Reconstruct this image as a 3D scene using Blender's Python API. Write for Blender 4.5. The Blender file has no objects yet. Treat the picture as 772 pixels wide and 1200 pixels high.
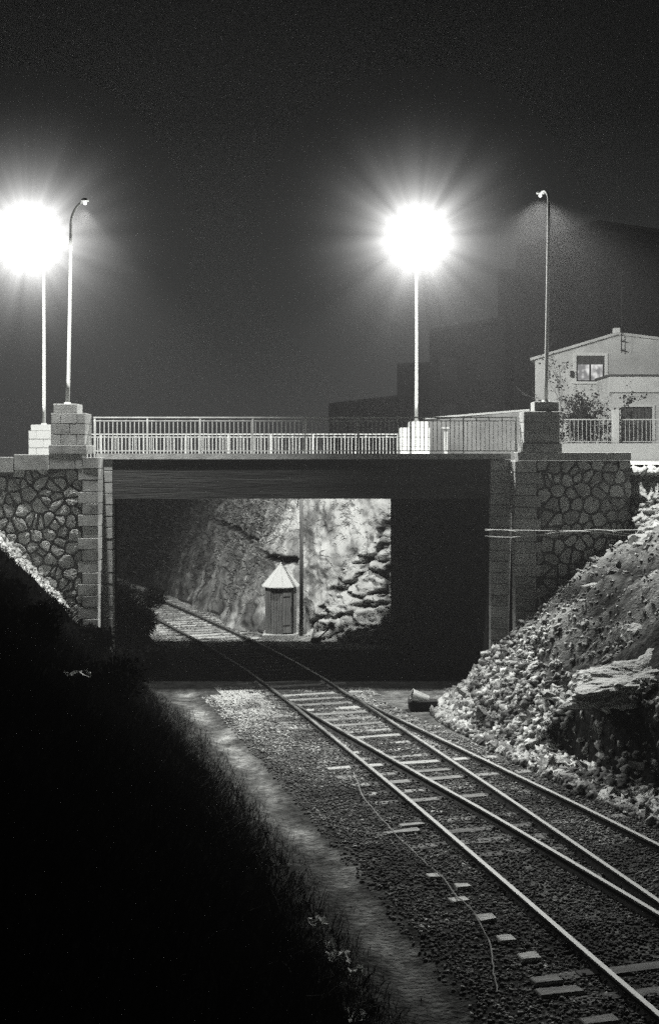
import bpy, math, random
import numpy as np
from mathutils import Vector, noise, Matrix
R = random.Random(7)
rng = np.random.default_rng(7)
C = bpy.context.scene.collection
F, CZ = 1500.0, 6.1
def P(px, py, d): return Vector(((px-386)/F*d, d, CZ-(py-540)/F*d))
def GX(px, d): return (px-386)/F*d
def GZ(py, d): return CZ-(py-540)/F*d

# ------------------------------------------------------------ materials
def mat(name, c1, c2=None, scale=3.0, rough=.85, bump=.3, bscale=None, detail=8, metal=0.0, bdist=.02, attr=False, stretch=None, spots=0):
    m = bpy.data.materials.new(name); m.use_nodes = True
    nt = m.node_tree; N = nt.nodes; L = nt.links
    b = N['Principled BSDF']; b.inputs['Roughness'].default_value = rough; b.inputs['Metallic'].default_value = metal
    b.inputs['Specular IOR Level'].default_value = 0.0 if 'leaves' in name else (0.0 if name == 'ground' else .06 if name in ('dry grass', 'bare twigs') else .25)
    tc = N.new('ShaderNodeTexCoord')
    vec = tc.outputs['Object']
    if stretch:
        mp = N.new('ShaderNodeMapping'); mp.inputs['Scale'].default_value = stretch
        L.new(vec, mp.inputs[0]); vec = mp.outputs[0]
    n = N.new('ShaderNodeTexNoise'); n.inputs['Scale'].default_value = scale; n.inputs['Detail'].default_value = detail
    n.inputs['Roughness'].default_value = .65
    L.new(vec, n.inputs['Vector'])
    c2 = c1 if c2 is None else c2
    cr = N.new('ShaderNodeValToRGB')
    cr.color_ramp.elements[0].position = .33; cr.color_ramp.elements[1].position = .67
    cr.color_ramp.elements[0].color = (c1*.98, c1, c1*.97, 1); cr.color_ramp.elements[1].color = (c2*.98, c2, c2*.97, 1)
    L.new(n.outputs[0], cr.inputs[0])
    out = cr.outputs[0]
    # large soft stains, always there so that no face is flat
    n3 = N.new('ShaderNodeTexNoise'); n3.inputs['Scale'].default_value = scale*.23+.3; n3.inputs['Detail'].default_value = 4
    L.new(vec, n3.inputs['Vector'])
    mr = N.new('ShaderNodeMapRange'); mr.inputs[1].default_value = .3; mr.inputs[2].default_value = .7
    mr.inputs[3].default_value = .72; mr.inputs[4].default_value = 1.15
    L.new(n3.outputs[0], mr.inputs[0])
    mx = N.new('ShaderNodeMix'); mx.data_type = 'RGBA'; mx.blend_type = 'MULTIPLY'; mx.inputs[0].default_value = 1
    L.new(out, mx.inputs[6]); L.new(mr.outputs[0], mx.inputs[7]); out = mx.outputs[2]
    if attr:
        at = N.new('ShaderNodeAttribute'); at.attribute_name = 'Tone'
        mx = N.new('ShaderNodeMix'); mx.data_type = 'RGBA'; mx.blend_type = 'MULTIPLY'; mx.inputs[0].default_value = 1
        L.new(out, mx.inputs[6]); L.new(at.outputs['Color'], mx.inputs[7]); out = mx.outputs[2]
    L.new(out, b.inputs['Base Color'])
    n2 = N.new('ShaderNodeTexNoise'); n2.inputs['Scale'].default_value = bscale or scale*6; n2.inputs['Detail'].default_value = 6
    L.new(vec, n2.inputs['Vector'])
    bp = N.new('ShaderNodeBump'); bp.inputs['Strength'].default_value = bump; bp.inputs['Distance'].default_value = bdist
    L.new(n2.outputs[0], bp.inputs['Height']); L.new(bp.outputs[0], b.inputs['Normal'])
    return m
def emat(name, v, strength=1.0):
    m = bpy.data.materials.new(name); m.use_nodes = True
    nt = m.node_tree; nt.nodes.clear()
    e = nt.nodes.new('ShaderNodeEmission'); e.inputs[0].default_value = (v, v, v*.98, 1); e.inputs[1].default_value = strength
    o = nt.nodes.new('ShaderNodeOutputMaterial'); nt.links.new(e.outputs[0], o.inputs[0])
    return m
M = dict(
    ground=mat('ground', .4, 1.55, 5, bump=1.0, bscale=14, bdist=.07, attr=True),
    ballast=mat('ballast', .05, .16, 6, bump=.5, bscale=60, attr=True),
    stone=mat('masonry stone', .36, .66, 5, bump=.8, bscale=26, bdist=.03, attr=True),
    mortar=mat('mortar', .06, .11, 8, bump=.5),
    ashlar=mat('ashlar', .36, .52, 7, bump=.45, bscale=50, attr=True),
    concrete=mat('board marked concrete', .028, .07, 1.2, bump=.5, bscale=6, bdist=.03, stretch=(.35, 1, 6)),
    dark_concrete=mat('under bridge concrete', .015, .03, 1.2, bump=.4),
    road=mat('road', .08, .13, 4, bump=.3),
    rail=mat('rail steel', .16, .3, 9, rough=.42, metal=.75, bump=.15, attr=True),
    railside=mat('rail web rust', .035, .07, 12, bump=.4),
    sleeper=mat('sleeper wood', .16, .36, 5, bump=.7, bscale=20, stretch=(1, 6, 1), attr=True),
    iron=mat('railing paint', .5, .7, 9, rough=.5, bump=.1),
    pole=mat('lamp pole paint', .7, .85, 5, rough=.4, bump=.1),
    white=mat('bright white', .68, .85, 2, bump=.3),
    plaster=mat('house plaster', .46, .56, 1.6, bump=.4, bscale=30),
    plaster2=mat('annex plaster', .75, .85, 1.6, bump=.4, bscale=30),
    plaster3=mat('wall plaster', .05, .08, 1.3, bump=.4, bscale=30),
    dwood=mat('dark wood', .03, .10, 3, bump=.6, bscale=20, stretch=(8, 8, .7)),
    hutwood=mat('hut planks', .07, .2, 3, bump=.6, bscale=20, stretch=(9, 9, .6)),
    roofw=mat('pale roofing', .5, .72, 4, bump=.3),
    tile=mat('roof tile', .03, .06, 5, bump=.5),
    leaf=mat('dark leaves', .004, .012, 3, bump=.1, attr=True),
    drygrass=mat('dry grass', .10, .25, 3, bump=.1, attr=True),
    twig=mat('bare twigs', .035, .09, 6, bump=.2),
    hill=mat('cutting face', .7, 1.3, 1.4, bump=.9, bscale=9, bdist=.08, attr=True, stretch=(1, 1, .45)),
    rock=mat('pale rock', .30, .55, 3, bump=.9, bscale=12, bdist=.05, attr=True),
    black=mat('black iron', .01, .03, 6, bump=.3),
    glassdark=mat('dark pane', .006, .012, 4, rough=.5, bump=.02),
    block=mat('distant wall', .012, .022, .5, bump=.3),
    paper=mat('paper scrap', .6, .8, 8, bump=.2),
    cable=mat('cable sheath', .55, .7, 8, bump=.1),
    wire=mat('old wire', .2, .35, 8, bump=.1),
    bulb=emat('lamp bulb', 1, 60), 
)
M['corewood'] = M['dwood']  # hut core takes the same dark wood

# ------------------------------------------------------------ mesh builder
class MB:
    def __init__(s): s.v = []; s.f = []; s.t = []; s.m = []; s.tone = 1.0; s.mi = 0
    def add(s, vs, fs):
        o = len(s.v); s.v += [tuple(v) for v in vs]; s.t += [s.tone]*len(vs)
        s.f += [tuple(i+o for i in f) for f in fs]; s.m += [s.mi]*len(fs)
    def box(s, x0, x1, y0, y1, z0, z1, rz=0, c=None):
        vs = [(x, y, z) for x in (x0, x1) for y in (y0, y1) for z in (z0, z1)]
        if rz:
            cx, cy = c or ((x0+x1)/2, (y0+y1)/2); ca, sa = math.cos(rz), math.sin(rz)
            vs = [(cx+(x-cx)*ca-(y-cy)*sa, cy+(x-cx)*sa+(y-cy)*ca, z) for x, y, z in vs]
        s.add(vs, [(0,1,3,2),(4,6,7,5),(0,4,5,1),(2,3,7,6),(0,2,6,4),(1,5,7,3)])
    def block(s, x0, x1, y0, y1, z0, z1, b=.012, j=.0):   # chamfered block
        q = []
        for (ix, iy, iz) in ((0,1,1),(1,0,1),(1,1,0)): pass
        xs, ys, zs = (x0, x1), (y0, y1), (z0, z1)
        vs = []; idx = {}
        for a in (0,1):
            for c in (0,1):
                for e in (0,1):
                    sx, sy, sz = (1 if a == 0 else -1), (1 if c == 0 else -1), (1 if e == 0 else -1)
                    jj = [R.uniform(-j, j) for _ in range(3)]
                    X, Y, Z = xs[a]+jj[0], ys[c]+jj[1], zs[e]+jj[2]
                    idx[a,c,e,0] = len(vs); vs.append((X, Y+sy*b, Z+sz*b))
                    idx[a,c,e,1] = len(vs); vs.append((X+sx*b, Y, Z+sz*b))
                    idx[a,c,e,2] = len(vs); vs.append((X+sx*b, Y+sy*b, Z))
        fs = []
        def quad(*k): fs.append(tuple(idx[i] for i in k))
        quad((0,0,0,0),(0,0,1,0),(0,1,1,0),(0,1,0,0)); quad((1,0,0,0),(1,1,0,0),(1,1,1,0),(1,0,1,0))
        quad((0,0,0,1),(1,0,0,1),(1,0,1,1),(0,0,1,1)); quad((0,1,0,1),(0,1,1,1),(1,1,1,1),(1,1,0,1))
        quad((0,0,0,2),(0,1,0,2),(1,1,0,2),(1,0,0,2)); quad((0,0,1,2),(1,0,1,2),(1,1,1,2),(0,1,1,2))
        for a in (0,1):
            for c in (0,1): quad((a,c,0,0),(a,c,0,1),(a,c,1,1),(a,c,1,0))
            for e in (0,1): quad((a,0,e,0),(a,0,e,2),(a,1,e,2),(a,1,e,0))
        for c in (0,1):
            for e in (0,1): quad((0,c,e,1),(0,c,e,2),(1,c,e,2),(1,c,e,1))
        for a in (0,1):
            for c in (0,1):
                for e in (0,1): fs.append((idx[a,c,e,0], idx[a,c,e,1], idx[a,c,e,2]))
        s.add(vs, fs)
    def tube(s, pts, r, n=8, r2=None, caps=True):
        pts = [Vector(p) for p in pts]; r2 = r if r2 is None else r2
        vs = []; k = len(pts)
        up = Vector((0, 0, 1)); t0 = (pts[1]-pts[0]).normalized()
        a = t0.cross(up)
        if a.length < .1: a = t0.cross(Vector((1, 0, 0)))
        a.normalize()
        for i, p in enumerate(pts):
            t = (pts[min(i+1, k-1)]-pts[max(i-1, 0)]).normalized()
            a = (a-t*a.dot(t)).normalized(); b = t.cross(a)
            rr = r+(r2-r)*i/(k-1)
            for q in range(n):
                an = 2*math.pi*q/n; vs.append(p+a*math.cos(an)*rr+b*math.sin(an)*rr)
        fs = [(i*n+q, i*n+(q+1) % n, (i+1)*n+(q+1) % n, (i+1)*n+q) for i in range(k-1) for q in range(n)]
        if caps: fs += [tuple(range(n))[::-1], tuple((k-1)*n+q for q in range(n))]
        s.add(vs, fs)
    def prism(s, poly, z0, z1, top=1.0):     # plan polygon, vertical walls
        n = len(poly); cx = sum(p[0] for p in poly)/n; cy = sum(p[1] for p in poly)/n
        vs = [(x, y, z0) for x, y in poly]+[(cx+(x-cx)*top, cy+(y-cy)*top, z1) for x, y in poly]
        s.add(vs, [(i, (i+1) % n, (i+1) % n+n, i+n) for i in range(n)]+[tuple(range(n))[::-1], tuple(range(n, 2*n))])
    def build(s, name, m, parent=None, smooth=False):
        me = bpy.data.meshes.new(name); me.from_pydata(s.v, [], s.f); me.update()
        for x in (m if isinstance(m, list) else [m]): me.materials.append(x)
        if any(s.m): me.polygons.foreach_set('material_index', s.m)
        ca = me.color_attributes.new('Tone', 'FLOAT_COLOR', 'POINT')
        ca.data.foreach_set('color', [c for t in s.t for c in (t, t, t, 1)])
        if smooth: me.polygons.foreach_set('use_smooth', [True]*len(me.polygons))
        o = bpy.data.objects.new(name, me); C.objects.link(o)
        if parent: o.parent = parent
        return o
def arrmesh(name, V, T, tone, m, parent=None, smooth=False):
    me = bpy.data.meshes.new(name); nv, nf = len(V), len(T); k = T.shape[1]
    me.vertices.add(nv); me.vertices.foreach_set('co', V.astype(np.float32).ravel())
    me.loops.add(nf*k); me.loops.foreach_set('vertex_index', T.astype(np.int32).ravel())
    me.polygons.add(nf); me.polygons.foreach_set('loop_start', np.arange(0, nf*k, k, dtype=np.int32))
    me.polygons.foreach_set('loop_total', np.full(nf, k, np.int32))
    me.update(calc_edges=True); me.validate()
    me.materials.append(m)
    ca = me.color_attributes.new('Tone', 'FLOAT_COLOR', 'POINT')
    col = np.ones((nv, 4), np.float32); col[:, :3] = np.asarray(tone)[:, None]; ca.data.foreach_set('color', col.ravel())
    if smooth: me.polygons.foreach_set('use_smooth', np.ones(nf, bool))
    o = bpy.data.objects.new(name, me); C.objects.link(o)
    if parent: o.parent = parent
    return o
def tag(o, label=None, cat=None, group=None, kind=None):
    if label: o['label'] = label
    if cat: o['category'] = cat
    if group: o['group'] = group
    if kind: o['kind'] = kind
    return o
def thing(name, label, cat, loc=(0, 0, 0), group=None):
    o = bpy.data.objects.new(name, None); C.objects.link(o); o.location = loc; o.empty_display_size = .2
    return tag(o, label, cat, group)
def part(mb, name, m, root, smooth=False):       # geometry given in world space, kept there under its thing
    o = mb.build(name, m, root, smooth)
    off = Vector((0, 0, 0)); p = root
    while p: off += p.location; p = p.parent
    o.data.transform(Matrix.Translation(-off))
    return o

# ------------------------------------------------------------ track lines
def spl(ys, xs):
    ys = np.array(ys, float); xs = np.array(xs, float); m = np.gradient(xs, ys)
    def f(y):
        y = np.asarray(y, float); i = np.clip(np.searchsorted(ys, y)-1, 0, len(ys)-2)
        h = ys[i+1]-ys[i]; t = (y-ys[i])/h
        tt = np.clip(t, 0, 1)
        r = (2*tt**3-3*tt**2+1)*xs[i]+(tt**3-2*tt**2+tt)*h*m[i]+(-2*tt**3+3*tt**2)*xs[i+1]+(tt**3-tt**2)*h*m[i+1]
        return r+(t-tt)*h*np.where(t > 1, m[i+1], m[i])
    return f
railA = spl([-20, 0, 10, 14.12, 16, 18.87, 22.8, 29.05, 33.3, 36, 42, 46.4, 52, 57, 70, 90], [11.4, 7.0, 4.63, 3.63, 3.17, 2.47, 1.50, -.12, -1.25, -2.02, -3.93, -5.5, -7.6, -9.6, -15.2, -25])
railD = spl([-20, 0, 14, 17, 20.3, 22.65, 25.3, 28.8, 31.5, 33.6, 36], [17.6, 11.9, 7.37, 6.36, 5.25, 4.44, 3.47, 2.2, 1.22, .46, -.3])
def slope(f, y): return (float(f(y+.1))-float(f(y-.1)))/.2
def railC(y): return float(railA(y))+1.77*math.sqrt(1+slope(railA, y)**2)
def railB(y): return float(railD(y))-1.74*math.sqrt(1+slope(railD, y)**2)

# ------------------------------------------------------------ terrain
def ss(a, b, x): t = np.clip((x-a)/(b-a), 0, 1); return t*t*(3-2*t)
def fbm(x, y, s=1.0, o=4, seed=0):
    return noise.fractal(Vector((x*s+seed*13.1, y*s-seed*7.7, seed*3.3)), .6, 2.1, o)
LX = lambda y: -5.93-.353*(y-35.4)     # inner faces of the abutments
RX = lambda y: 4.41-.353*(y-35.4)
def toeL(y): return float(railA(y))-3.15
TOE = spl([0, 12, 20, 24.7, 26, 28.3, 30.7, 32, 33.2, 34.6, 36], [13.5, 9.4, 6.6, 4.85, 4.37, 3.68, 3.0, 2.95, 3.15, 3.6, 4.0])
def toeR(y): return float(TOE(y)) if y < 34.6 else RX(y)
FOOT = spl([43, 44, 45, 46.2, 52, 59, 70, 90], [2.6, 1.6, -.6, -2.3, -4.7, -7.4, -12.3, -22])
def height(x, y):
    """ground height and tone"""
    base = -.13; pl = 5.95
    n = fbm(x, y, .35, 4, 1); n2 = fbm(x, y, 1.4, 3, 2)
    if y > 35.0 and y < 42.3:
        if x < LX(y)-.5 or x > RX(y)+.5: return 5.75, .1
        return base, .02+.08*float(ss(42.0, 42.6, y))  # shade under the deck painted into the ground tone
    if y >= 42.3:
        f = float(FOOT(y)); l = float(railA(y))-(1.5 if y < 50 else 2.4)
        if x > f+3.6: return min(base+(x-f-3.6)*3, pl), .1
        if x > f-.4: return base+.03*n2, .3
        if x < l: return min(base+(l-x)*1.0, pl)+.1*n, .008
        return base+.03*n2, .16+.1*max(0., 1-abs(x-float(railA(y))-3.2)/1.2)
    # camera side of the bridge
    a = float(railA(y)); tl = toeL(y); tr = toeR(y)
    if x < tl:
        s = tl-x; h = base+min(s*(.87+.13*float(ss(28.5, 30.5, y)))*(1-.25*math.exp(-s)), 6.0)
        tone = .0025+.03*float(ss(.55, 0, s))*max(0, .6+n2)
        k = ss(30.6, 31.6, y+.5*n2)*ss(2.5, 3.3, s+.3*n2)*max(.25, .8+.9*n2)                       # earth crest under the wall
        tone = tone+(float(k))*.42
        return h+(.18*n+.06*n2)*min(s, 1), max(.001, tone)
    if x > tr:
        s = x-tr; top = 4.75+1.2*float(ss(33.2, 36, y))
        cut = (1-float(ss(26.2, 27.6, y)))
        h1 = .97*s if s < 3.6 else 3.49+.62*(s-3.6)
        if y > 33: h1 = min(h1, 4.4)
        h2 = .10*s if s < .8 else .1+1.55*float(ss(.8, 1.05, s))+.85*(s-1.05)*(s > 1.05)
        h2 = min(h2, 7.5)
        h = base+h1*(1-cut)+h2*cut
        if x > 8.1 and y > 33.0:
            h = max(min(h, 4.75), 0)+1.15*float(ss(33.4, 35.2, y)); 
        tone = .10+.10*n2+.05*n
        if x > 8.0 and y > 32.5: tone = .35+.2*n2
        if s < .4: tone = .12
        h1 += .13*n2*min(s, 1)+.10*fbm(x, y, 4.5, 3, 12)*min(s, 1)
        h = base+h1*(1-cut)+(h2+.07*fbm(x, y, 4.5, 3, 12)*min(s, 1))*cut if not (x > 8.1 and y > 33.0) else h
        if cut > .5 and s < 1.1: tone = .03+.02*n2
        elif cut > .5: tone = .06+.05*n2
        return h+(.16*n+.07*n2)*min(s, 1), max(.02, tone)
    d = x-tl                                                     # 0 at the toe
    tone = .055
    pth = math.exp(-((d-.85+.25*n+.1*n2)/.24)**2)*max(.15, .75+.9*fbm(x, y, .8, 3, 14))
    tone += (.20+.10*float(ss(24, 31, y)))*pth*(.8+.4*n2)  # path painted brighter toward its lamplit far end
    mid = (a+railB(min(y, 33)))/2
    if 14 < y < 24 and a < x < railB(y): tone += .10*math.exp(-((x-mid)/.3)**2)
    if x > float(railD(min(y, 34)))+.6: tone = .10+.04*n2
    h = base+.02*n2-.10*math.exp(-((d-.8)/.5)**2)
    if 1.3 < d < 2.2: h += .0
    if x > a and x < a+1.8: h -= .02
    return h, max(.03, tone)
def axis(segs):
    out = []
    for a, b, st in segs: out += list(np.arange(a, b-1e-6, st))
    return out+[segs[-1][1]]
xs = axis([(-380, -60, 40), (-60, -14, 3), (-14, 12, .16), (12, 20, .8), (20, 60, 4), (60, 380, 40)])
ys = axis([(-60, 2, 4), (2, 34.0, .18), (34.0, 34.9, .18), (34.9, 35.02, .12), (35.02, 46, .3), (46, 64, .6), (64, 120, 6), (120, 400, 40)])
V = []; tn = []
for y in ys:
    for x in xs:
        if y > 120 or abs(x) > 60 : h, t = (5.9, .08)
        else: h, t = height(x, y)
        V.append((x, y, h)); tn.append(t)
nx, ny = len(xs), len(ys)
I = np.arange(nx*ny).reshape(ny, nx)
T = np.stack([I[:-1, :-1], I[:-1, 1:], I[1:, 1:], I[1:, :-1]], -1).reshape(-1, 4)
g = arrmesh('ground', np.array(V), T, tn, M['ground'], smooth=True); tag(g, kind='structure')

# ------------------------------------------------------------ stones
def ico():
    t = (1+5**.5)/2
    v = np.array([(-1,t,0),(1,t,0),(-1,-t,0),(1,-t,0),(0,-1,t),(0,1,t),(0,-1,-t),(0,1,-t),(t,0,-1),(t,0,1),(-t,0,-1),(-t,0,1)], float)
    v /= np.linalg.norm(v[0])
    f = np.array([(0,11,5),(0,5,1),(0,1,7),(0,7,10),(0,10,11),(1,5,9),(5,11,4),(11,10,2),(10,7,6),(7,1,8),(3,9,4),(3,4,2),(3,2,6),(3,6,8),(3,8,9),(4,9,5),(2,4,11),(6,2,10),(8,6,7),(9,8,1)])
    return v, f
IV, IF = ico()
def stones(pts, sizes, flat=(.5, .9), tone=None, jit=.28):
    n = len(pts); v = IV[None]*(1+rng.uniform(-jit, jit, (n, 12, 1)))
    v = v*np.stack([rng.uniform(.8, 1.35, n), rng.uniform(.6, 1.1, n), rng.uniform(*flat, n)], -1)[:, None, :]*np.asarray(sizes)[:, None, None]
    a = rng.uniform(0, 2*np.pi, n); b = rng.normal(0, .35, n)
    ca, sa, cb, sb = np.cos(a), np.sin(a), np.cos(b), np.sin(b)
    x = v[..., 0]*cb[:, None]-v[..., 2]*sb[:, None]; z = v[..., 0]*sb[:, None]+v[..., 2]*cb[:, None]; y = v[..., 1]
    X = x*ca[:, None]-y*sa[:, None]; Y = x*sa[:, None]+y*ca[:, None]
    v = np.stack([X, Y, z], -1)+np.asarray(pts)[:, None, :]
    f = IF[None]+(np.arange(n)*12)[:, None, None]
    tone = np.ones(n) if tone is None else tone
    return v.reshape(-1, 3), f.reshape(-1, 3), np.repeat(tone, 12)
CV = np.array([(x, y, z) for x in (-1, 1) for y in (-1, 1) for z in (-1, 1)], float)*.72
CF = np.array([(0,1,3),(0,3,2),(4,6,7),(4,7,5),(0,4,5),(0,5,1),(2,3,7),(2,7,6),(0,2,6),(0,6,4),(1,5,7),(1,7,3)])
def blocks(pts, sizes, tone, jit=.42):
    n = len(pts); v = CV[None]*(1+rng.uniform(-jit, jit*.6, (n, 8, 3)))
    v = v*np.stack([rng.uniform(.8, 1.7, n), rng.uniform(.6, 1.1, n), rng.uniform(.35, .8, n)], -1)[:, None, :]*np.asarray(sizes)[:, None, None]
    q = rng.normal(0, 1, (n, 4)); q[:, 1:3] *= .45; q /= np.linalg.norm(q, axis=1)[:, None]
    w, x, y, z = q.T
    Rm = np.stack([1-2*(y*y+z*z), 2*(x*y-z*w), 2*(x*z+y*w), 2*(x*y+z*w), 1-2*(x*x+z*z), 2*(y*z-x*w), 2*(x*z-y*w), 2*(y*z+x*w), 1-2*(x*x+y*y)], -1).reshape(n, 3, 3)
    v = np.einsum('nij,nkj->nki', Rm, v)+np.asarray(pts)[:, None, :]
    return v.reshape(-1, 3), (CF[None]+(np.arange(n)*8)[:, None, None]).reshape(-1, 3), np.repeat(tone, 8)
# ballast between, beside and beyond the rails
pts = []; sz = []; tt = []
for _ in range(62000):
    y = 12.6+(R.random()**1.0)*22.5 if R.random() < .93 else R.uniform(42.5, 56)
    a = float(railA(y)); d = float(railD(min(y, 34)))
    if y < 34: x = R.uniform(a-1.95, d+.75)
    else: x = R.uniform(a-1.4, a+2.8)
    if y < 34 and x < a-1.75 and R.random() < .6: continue
    h, _t = height(x, y)
    s = R.triangular(.014, .040, .022)
    pts.append((x, y, h+s*.2)); sz.append(s)
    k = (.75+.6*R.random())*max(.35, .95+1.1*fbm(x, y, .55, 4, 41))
    if y > 27: k *= 1+.6*float(ss(27, 32, y))  # far ballast made paler to paint the lamplight on it
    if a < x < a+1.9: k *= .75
    if x < a-.4 and y > 28: k *= 1+1.2*float(ss(28, 32, y))  # lamplit left shoulder near the bridge painted brighter still
    if 34.8 < y < 43: k *= .25  # bridge shadow painted into the stone tone
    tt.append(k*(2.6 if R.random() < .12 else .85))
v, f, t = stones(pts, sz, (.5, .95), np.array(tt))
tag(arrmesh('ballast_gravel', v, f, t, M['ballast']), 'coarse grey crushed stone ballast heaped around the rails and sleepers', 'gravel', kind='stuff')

# ------------------------------------------------------------ railway track
trk = thing('railway_track', 'railway track splitting at a turnout, steel rails on timber sleepers, passing under the bridge', 'railway track', (1.0, 25, 0))
def rail_mesh(fn, y0, y1, step=.5, taper=False):
    prof = [(-.036, 0), (.036, 0), (.034, -.035), (.009, -.05), (.009, -.115), (.07, -.135), (.07, -.15), (-.07, -.15), (-.07, -.135), (-.009, -.115), (-.009, -.05), (-.034, -.035)]
    yy = np.arange(y0, y1+.01, step); vs = []; fs = []; ms = []
    for i, y in enumerate(yy):
        x = float(fn(y)); s = (float(fn(y+.1))-float(fn(y-.1)))/.2; k = 1/math.sqrt(1+s*s)
        w = 1.0
        if taper: w = min(1, .25+(y1-y)/5.0)
        for (u, z) in prof: vs.append((x+u*k*w, y-u*s*k*w, z))
    n = len(prof)
    mb = MB()
    fs = []
    for i in range(len(yy)-1):
        for q in range(n): fs.append((i*n+q, (i)*n+(q+1) % n, (i+1)*n+(q+1) % n, (i+1)*n+q)[::-1])
    fs += [tuple(range(n)), tuple((len(yy)-1)*n+q for q in range(n))[::-1]]
    mb.add(vs, fs)
    mb.t = [.12 if 34.4 < v_[1] < 43.2 else 1.0 for v_ in vs]  # rails darkened to paint the shade under the bridge
    mb.m = [0 if (k % n) in (0, 11, 1) else 1 for k in range(len(fs))]
    return mb
for (fn, y0, y1, tp) in ((railA, -6, 88, 0), (railC, -6, 33.4, 1), (railB, -6, 33.4, 1)):
    part(rail_mesh(fn, y0, y1, taper=tp), 'rail', [M['rail'], M['railside']], trk)
def railR(y):     # right stock rail: D on this side of the points, parallel to A beyond
    k = float(ss(32.4, 35.4, y))
    return float(railD(min(y, 36)))*(1-k)+railC(y)*k
part(rail_mesh(railR, -6, 88), 'rail', [M['rail'], M['railside']], trk)
y = 12.2; ns = 0
sleeper_pos = []
while y < 57 and ns < 96:
    s = slope(railA, y); a = float(railA(y))
    if y < 33.5:
        right = float(railD(y))+.45; left = a-.5-R.uniform(0, .12)
        if y > 23: left = a-.62
    else: right = railC(y)+.45; left = a-.5
    if 34.6 < y < 42 and R.random() < .0: pass
    ang = math.atan(-slope(railA, y)); 
    if y < 33.5: ang = math.atan(-(slope(railA, y)+slope(railD, y))/2)
    mb = MB(); w = R.uniform(.105, .125)
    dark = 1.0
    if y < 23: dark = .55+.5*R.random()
    if 34.3 < y < 42.8: dark = .12  # bridge shade painted into these sleepers
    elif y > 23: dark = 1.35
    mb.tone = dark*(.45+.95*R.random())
    L = (right-left)/math.cos(ang)/2
    # chamfered timber with a slightly wandering outline
    n = 7; vs = []; fs = []
    for i in range(n):
        u = -L+2*L*i/(n-1); j = R.uniform(-.012, .012)
        for (q, z) in ((-w, -.26), (-w+.0, -.145), (-w+.015, -.128), (w-.015, -.128), (w, -.145), (w, -.26)): vs.append((u, q+j, z+R.uniform(-.006, .004)))
    for i in range(n-1):
        for q in range(5): fs.append((i*6+q, i*6+q+1, (i+1)*6+q+1, (i+1)*6+q))
    fs += [tuple(range(6))[::-1], tuple((n-1)*6+q for q in range(6))]
    mb.add(vs, fs)
    cxm = (left+right)/2
    mb.mi = 1
    for fn_, ok in ((railA, True), (railC, True), (railB, y < 33), (railD, y < 33)):
        u = (float(fn_(y))-cxm)/math.cos(ang)
        if abs(u) < L-.1:
            mb.tone = .3
            mb.box(u-.16, u+.16, -.08, .08, -.14, -.118)
            for q in (-.11, .11): mb.box(u+q-.016, u+q+.016, -.05+q*.3, -.018+q*.3, -.118, -.09)
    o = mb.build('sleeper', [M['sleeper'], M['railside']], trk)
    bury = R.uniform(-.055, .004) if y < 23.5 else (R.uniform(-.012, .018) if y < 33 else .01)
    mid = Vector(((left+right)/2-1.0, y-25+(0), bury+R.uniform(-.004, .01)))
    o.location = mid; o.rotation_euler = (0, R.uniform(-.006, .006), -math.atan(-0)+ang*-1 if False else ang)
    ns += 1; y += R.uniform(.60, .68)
# bright bare sleeper ends left of the nearest rail, thrown clear of the ballast
ends = [(472, 968, .95), (482, 960, .7), (509, 1019, .35), (542, 1031, .35), (538, 1047, .45), (569, 1068, .42), (592, 1091, .38), (620, 1112, .42), (640, 1139, .6), (655, 1152, .9), (702, 1186, .7)]
for px, py, w in ends:
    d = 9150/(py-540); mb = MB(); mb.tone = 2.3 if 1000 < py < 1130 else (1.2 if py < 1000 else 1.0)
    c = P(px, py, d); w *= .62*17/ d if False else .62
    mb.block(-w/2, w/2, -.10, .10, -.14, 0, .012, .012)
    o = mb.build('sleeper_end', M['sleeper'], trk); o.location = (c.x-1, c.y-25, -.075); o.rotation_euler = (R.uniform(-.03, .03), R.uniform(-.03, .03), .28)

# lineside rail lying at the foot of the cutting beyond the bridge
mb = MB(); pp = []
for yy in np.arange(45.2, 58, 1.0): pp.append((float(railA(yy))+1.74*1.05+1.15, yy, -.06))
mb.tube(pp, .05, 6); tag(part(mb, 'spare_rail', M['railside'], thing('spare_rail', 'old spare rail lying along the foot of the cutting beyond the bridge', 'rail', (-4, 50, 0))), None)

# ------------------------------------------------------------ bridge
YW, YB, YF = 34.6, 35.4, 42.5
ZN, ZF = 6.3, 6.0
brg = thing('road_bridge', 'flat concrete road bridge over the railway between two stone-faced abutments', 'bridge', (-.7, 39, 0))
def skew_prism(mb, x0, x1, y0, y1, zb0, zb1, zt0, zt1):
    k = -.353
    vs = [(x0, y0, zb0), (x1, y0, zb0), (x1+k*(y1-y0), y1, zb1), (x0+k*(y1-y0), y1, zb1)]
    vs += [(x0, y0, zt0), (x1, y0, zt0), (x1+k*(y1-y0), y1, zt1), (x0+k*(y1-y0), y1, zt1)]
    mb.add(vs, [(3,2,1,0), (4,5,6,7), (0,1,5,4), (1,2,6,5), (2,3,7,6), (3,0,4,7)])
mb = MB(); skew_prism(mb, -6.35, 4.85, YB, YF, 5.05, 5.05, ZN-.16, ZF-.16); part(mb, 'deck_beam', M['concrete'], brg)
mb = MB(); skew_prism(mb, -6.36, 5.0, YB-.05, YB+.45, ZN-.157, ZN-.157, ZN, ZN); part(mb, 'kerb', M['ashlar'], brg)
mb = MB(); skew_prism(mb, -8.9, 2.4, YF-.4, YF+.06, ZF-.157, ZF-.157, ZF, ZF); part(mb, 'kerb', M['ashlar'], brg)
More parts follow.
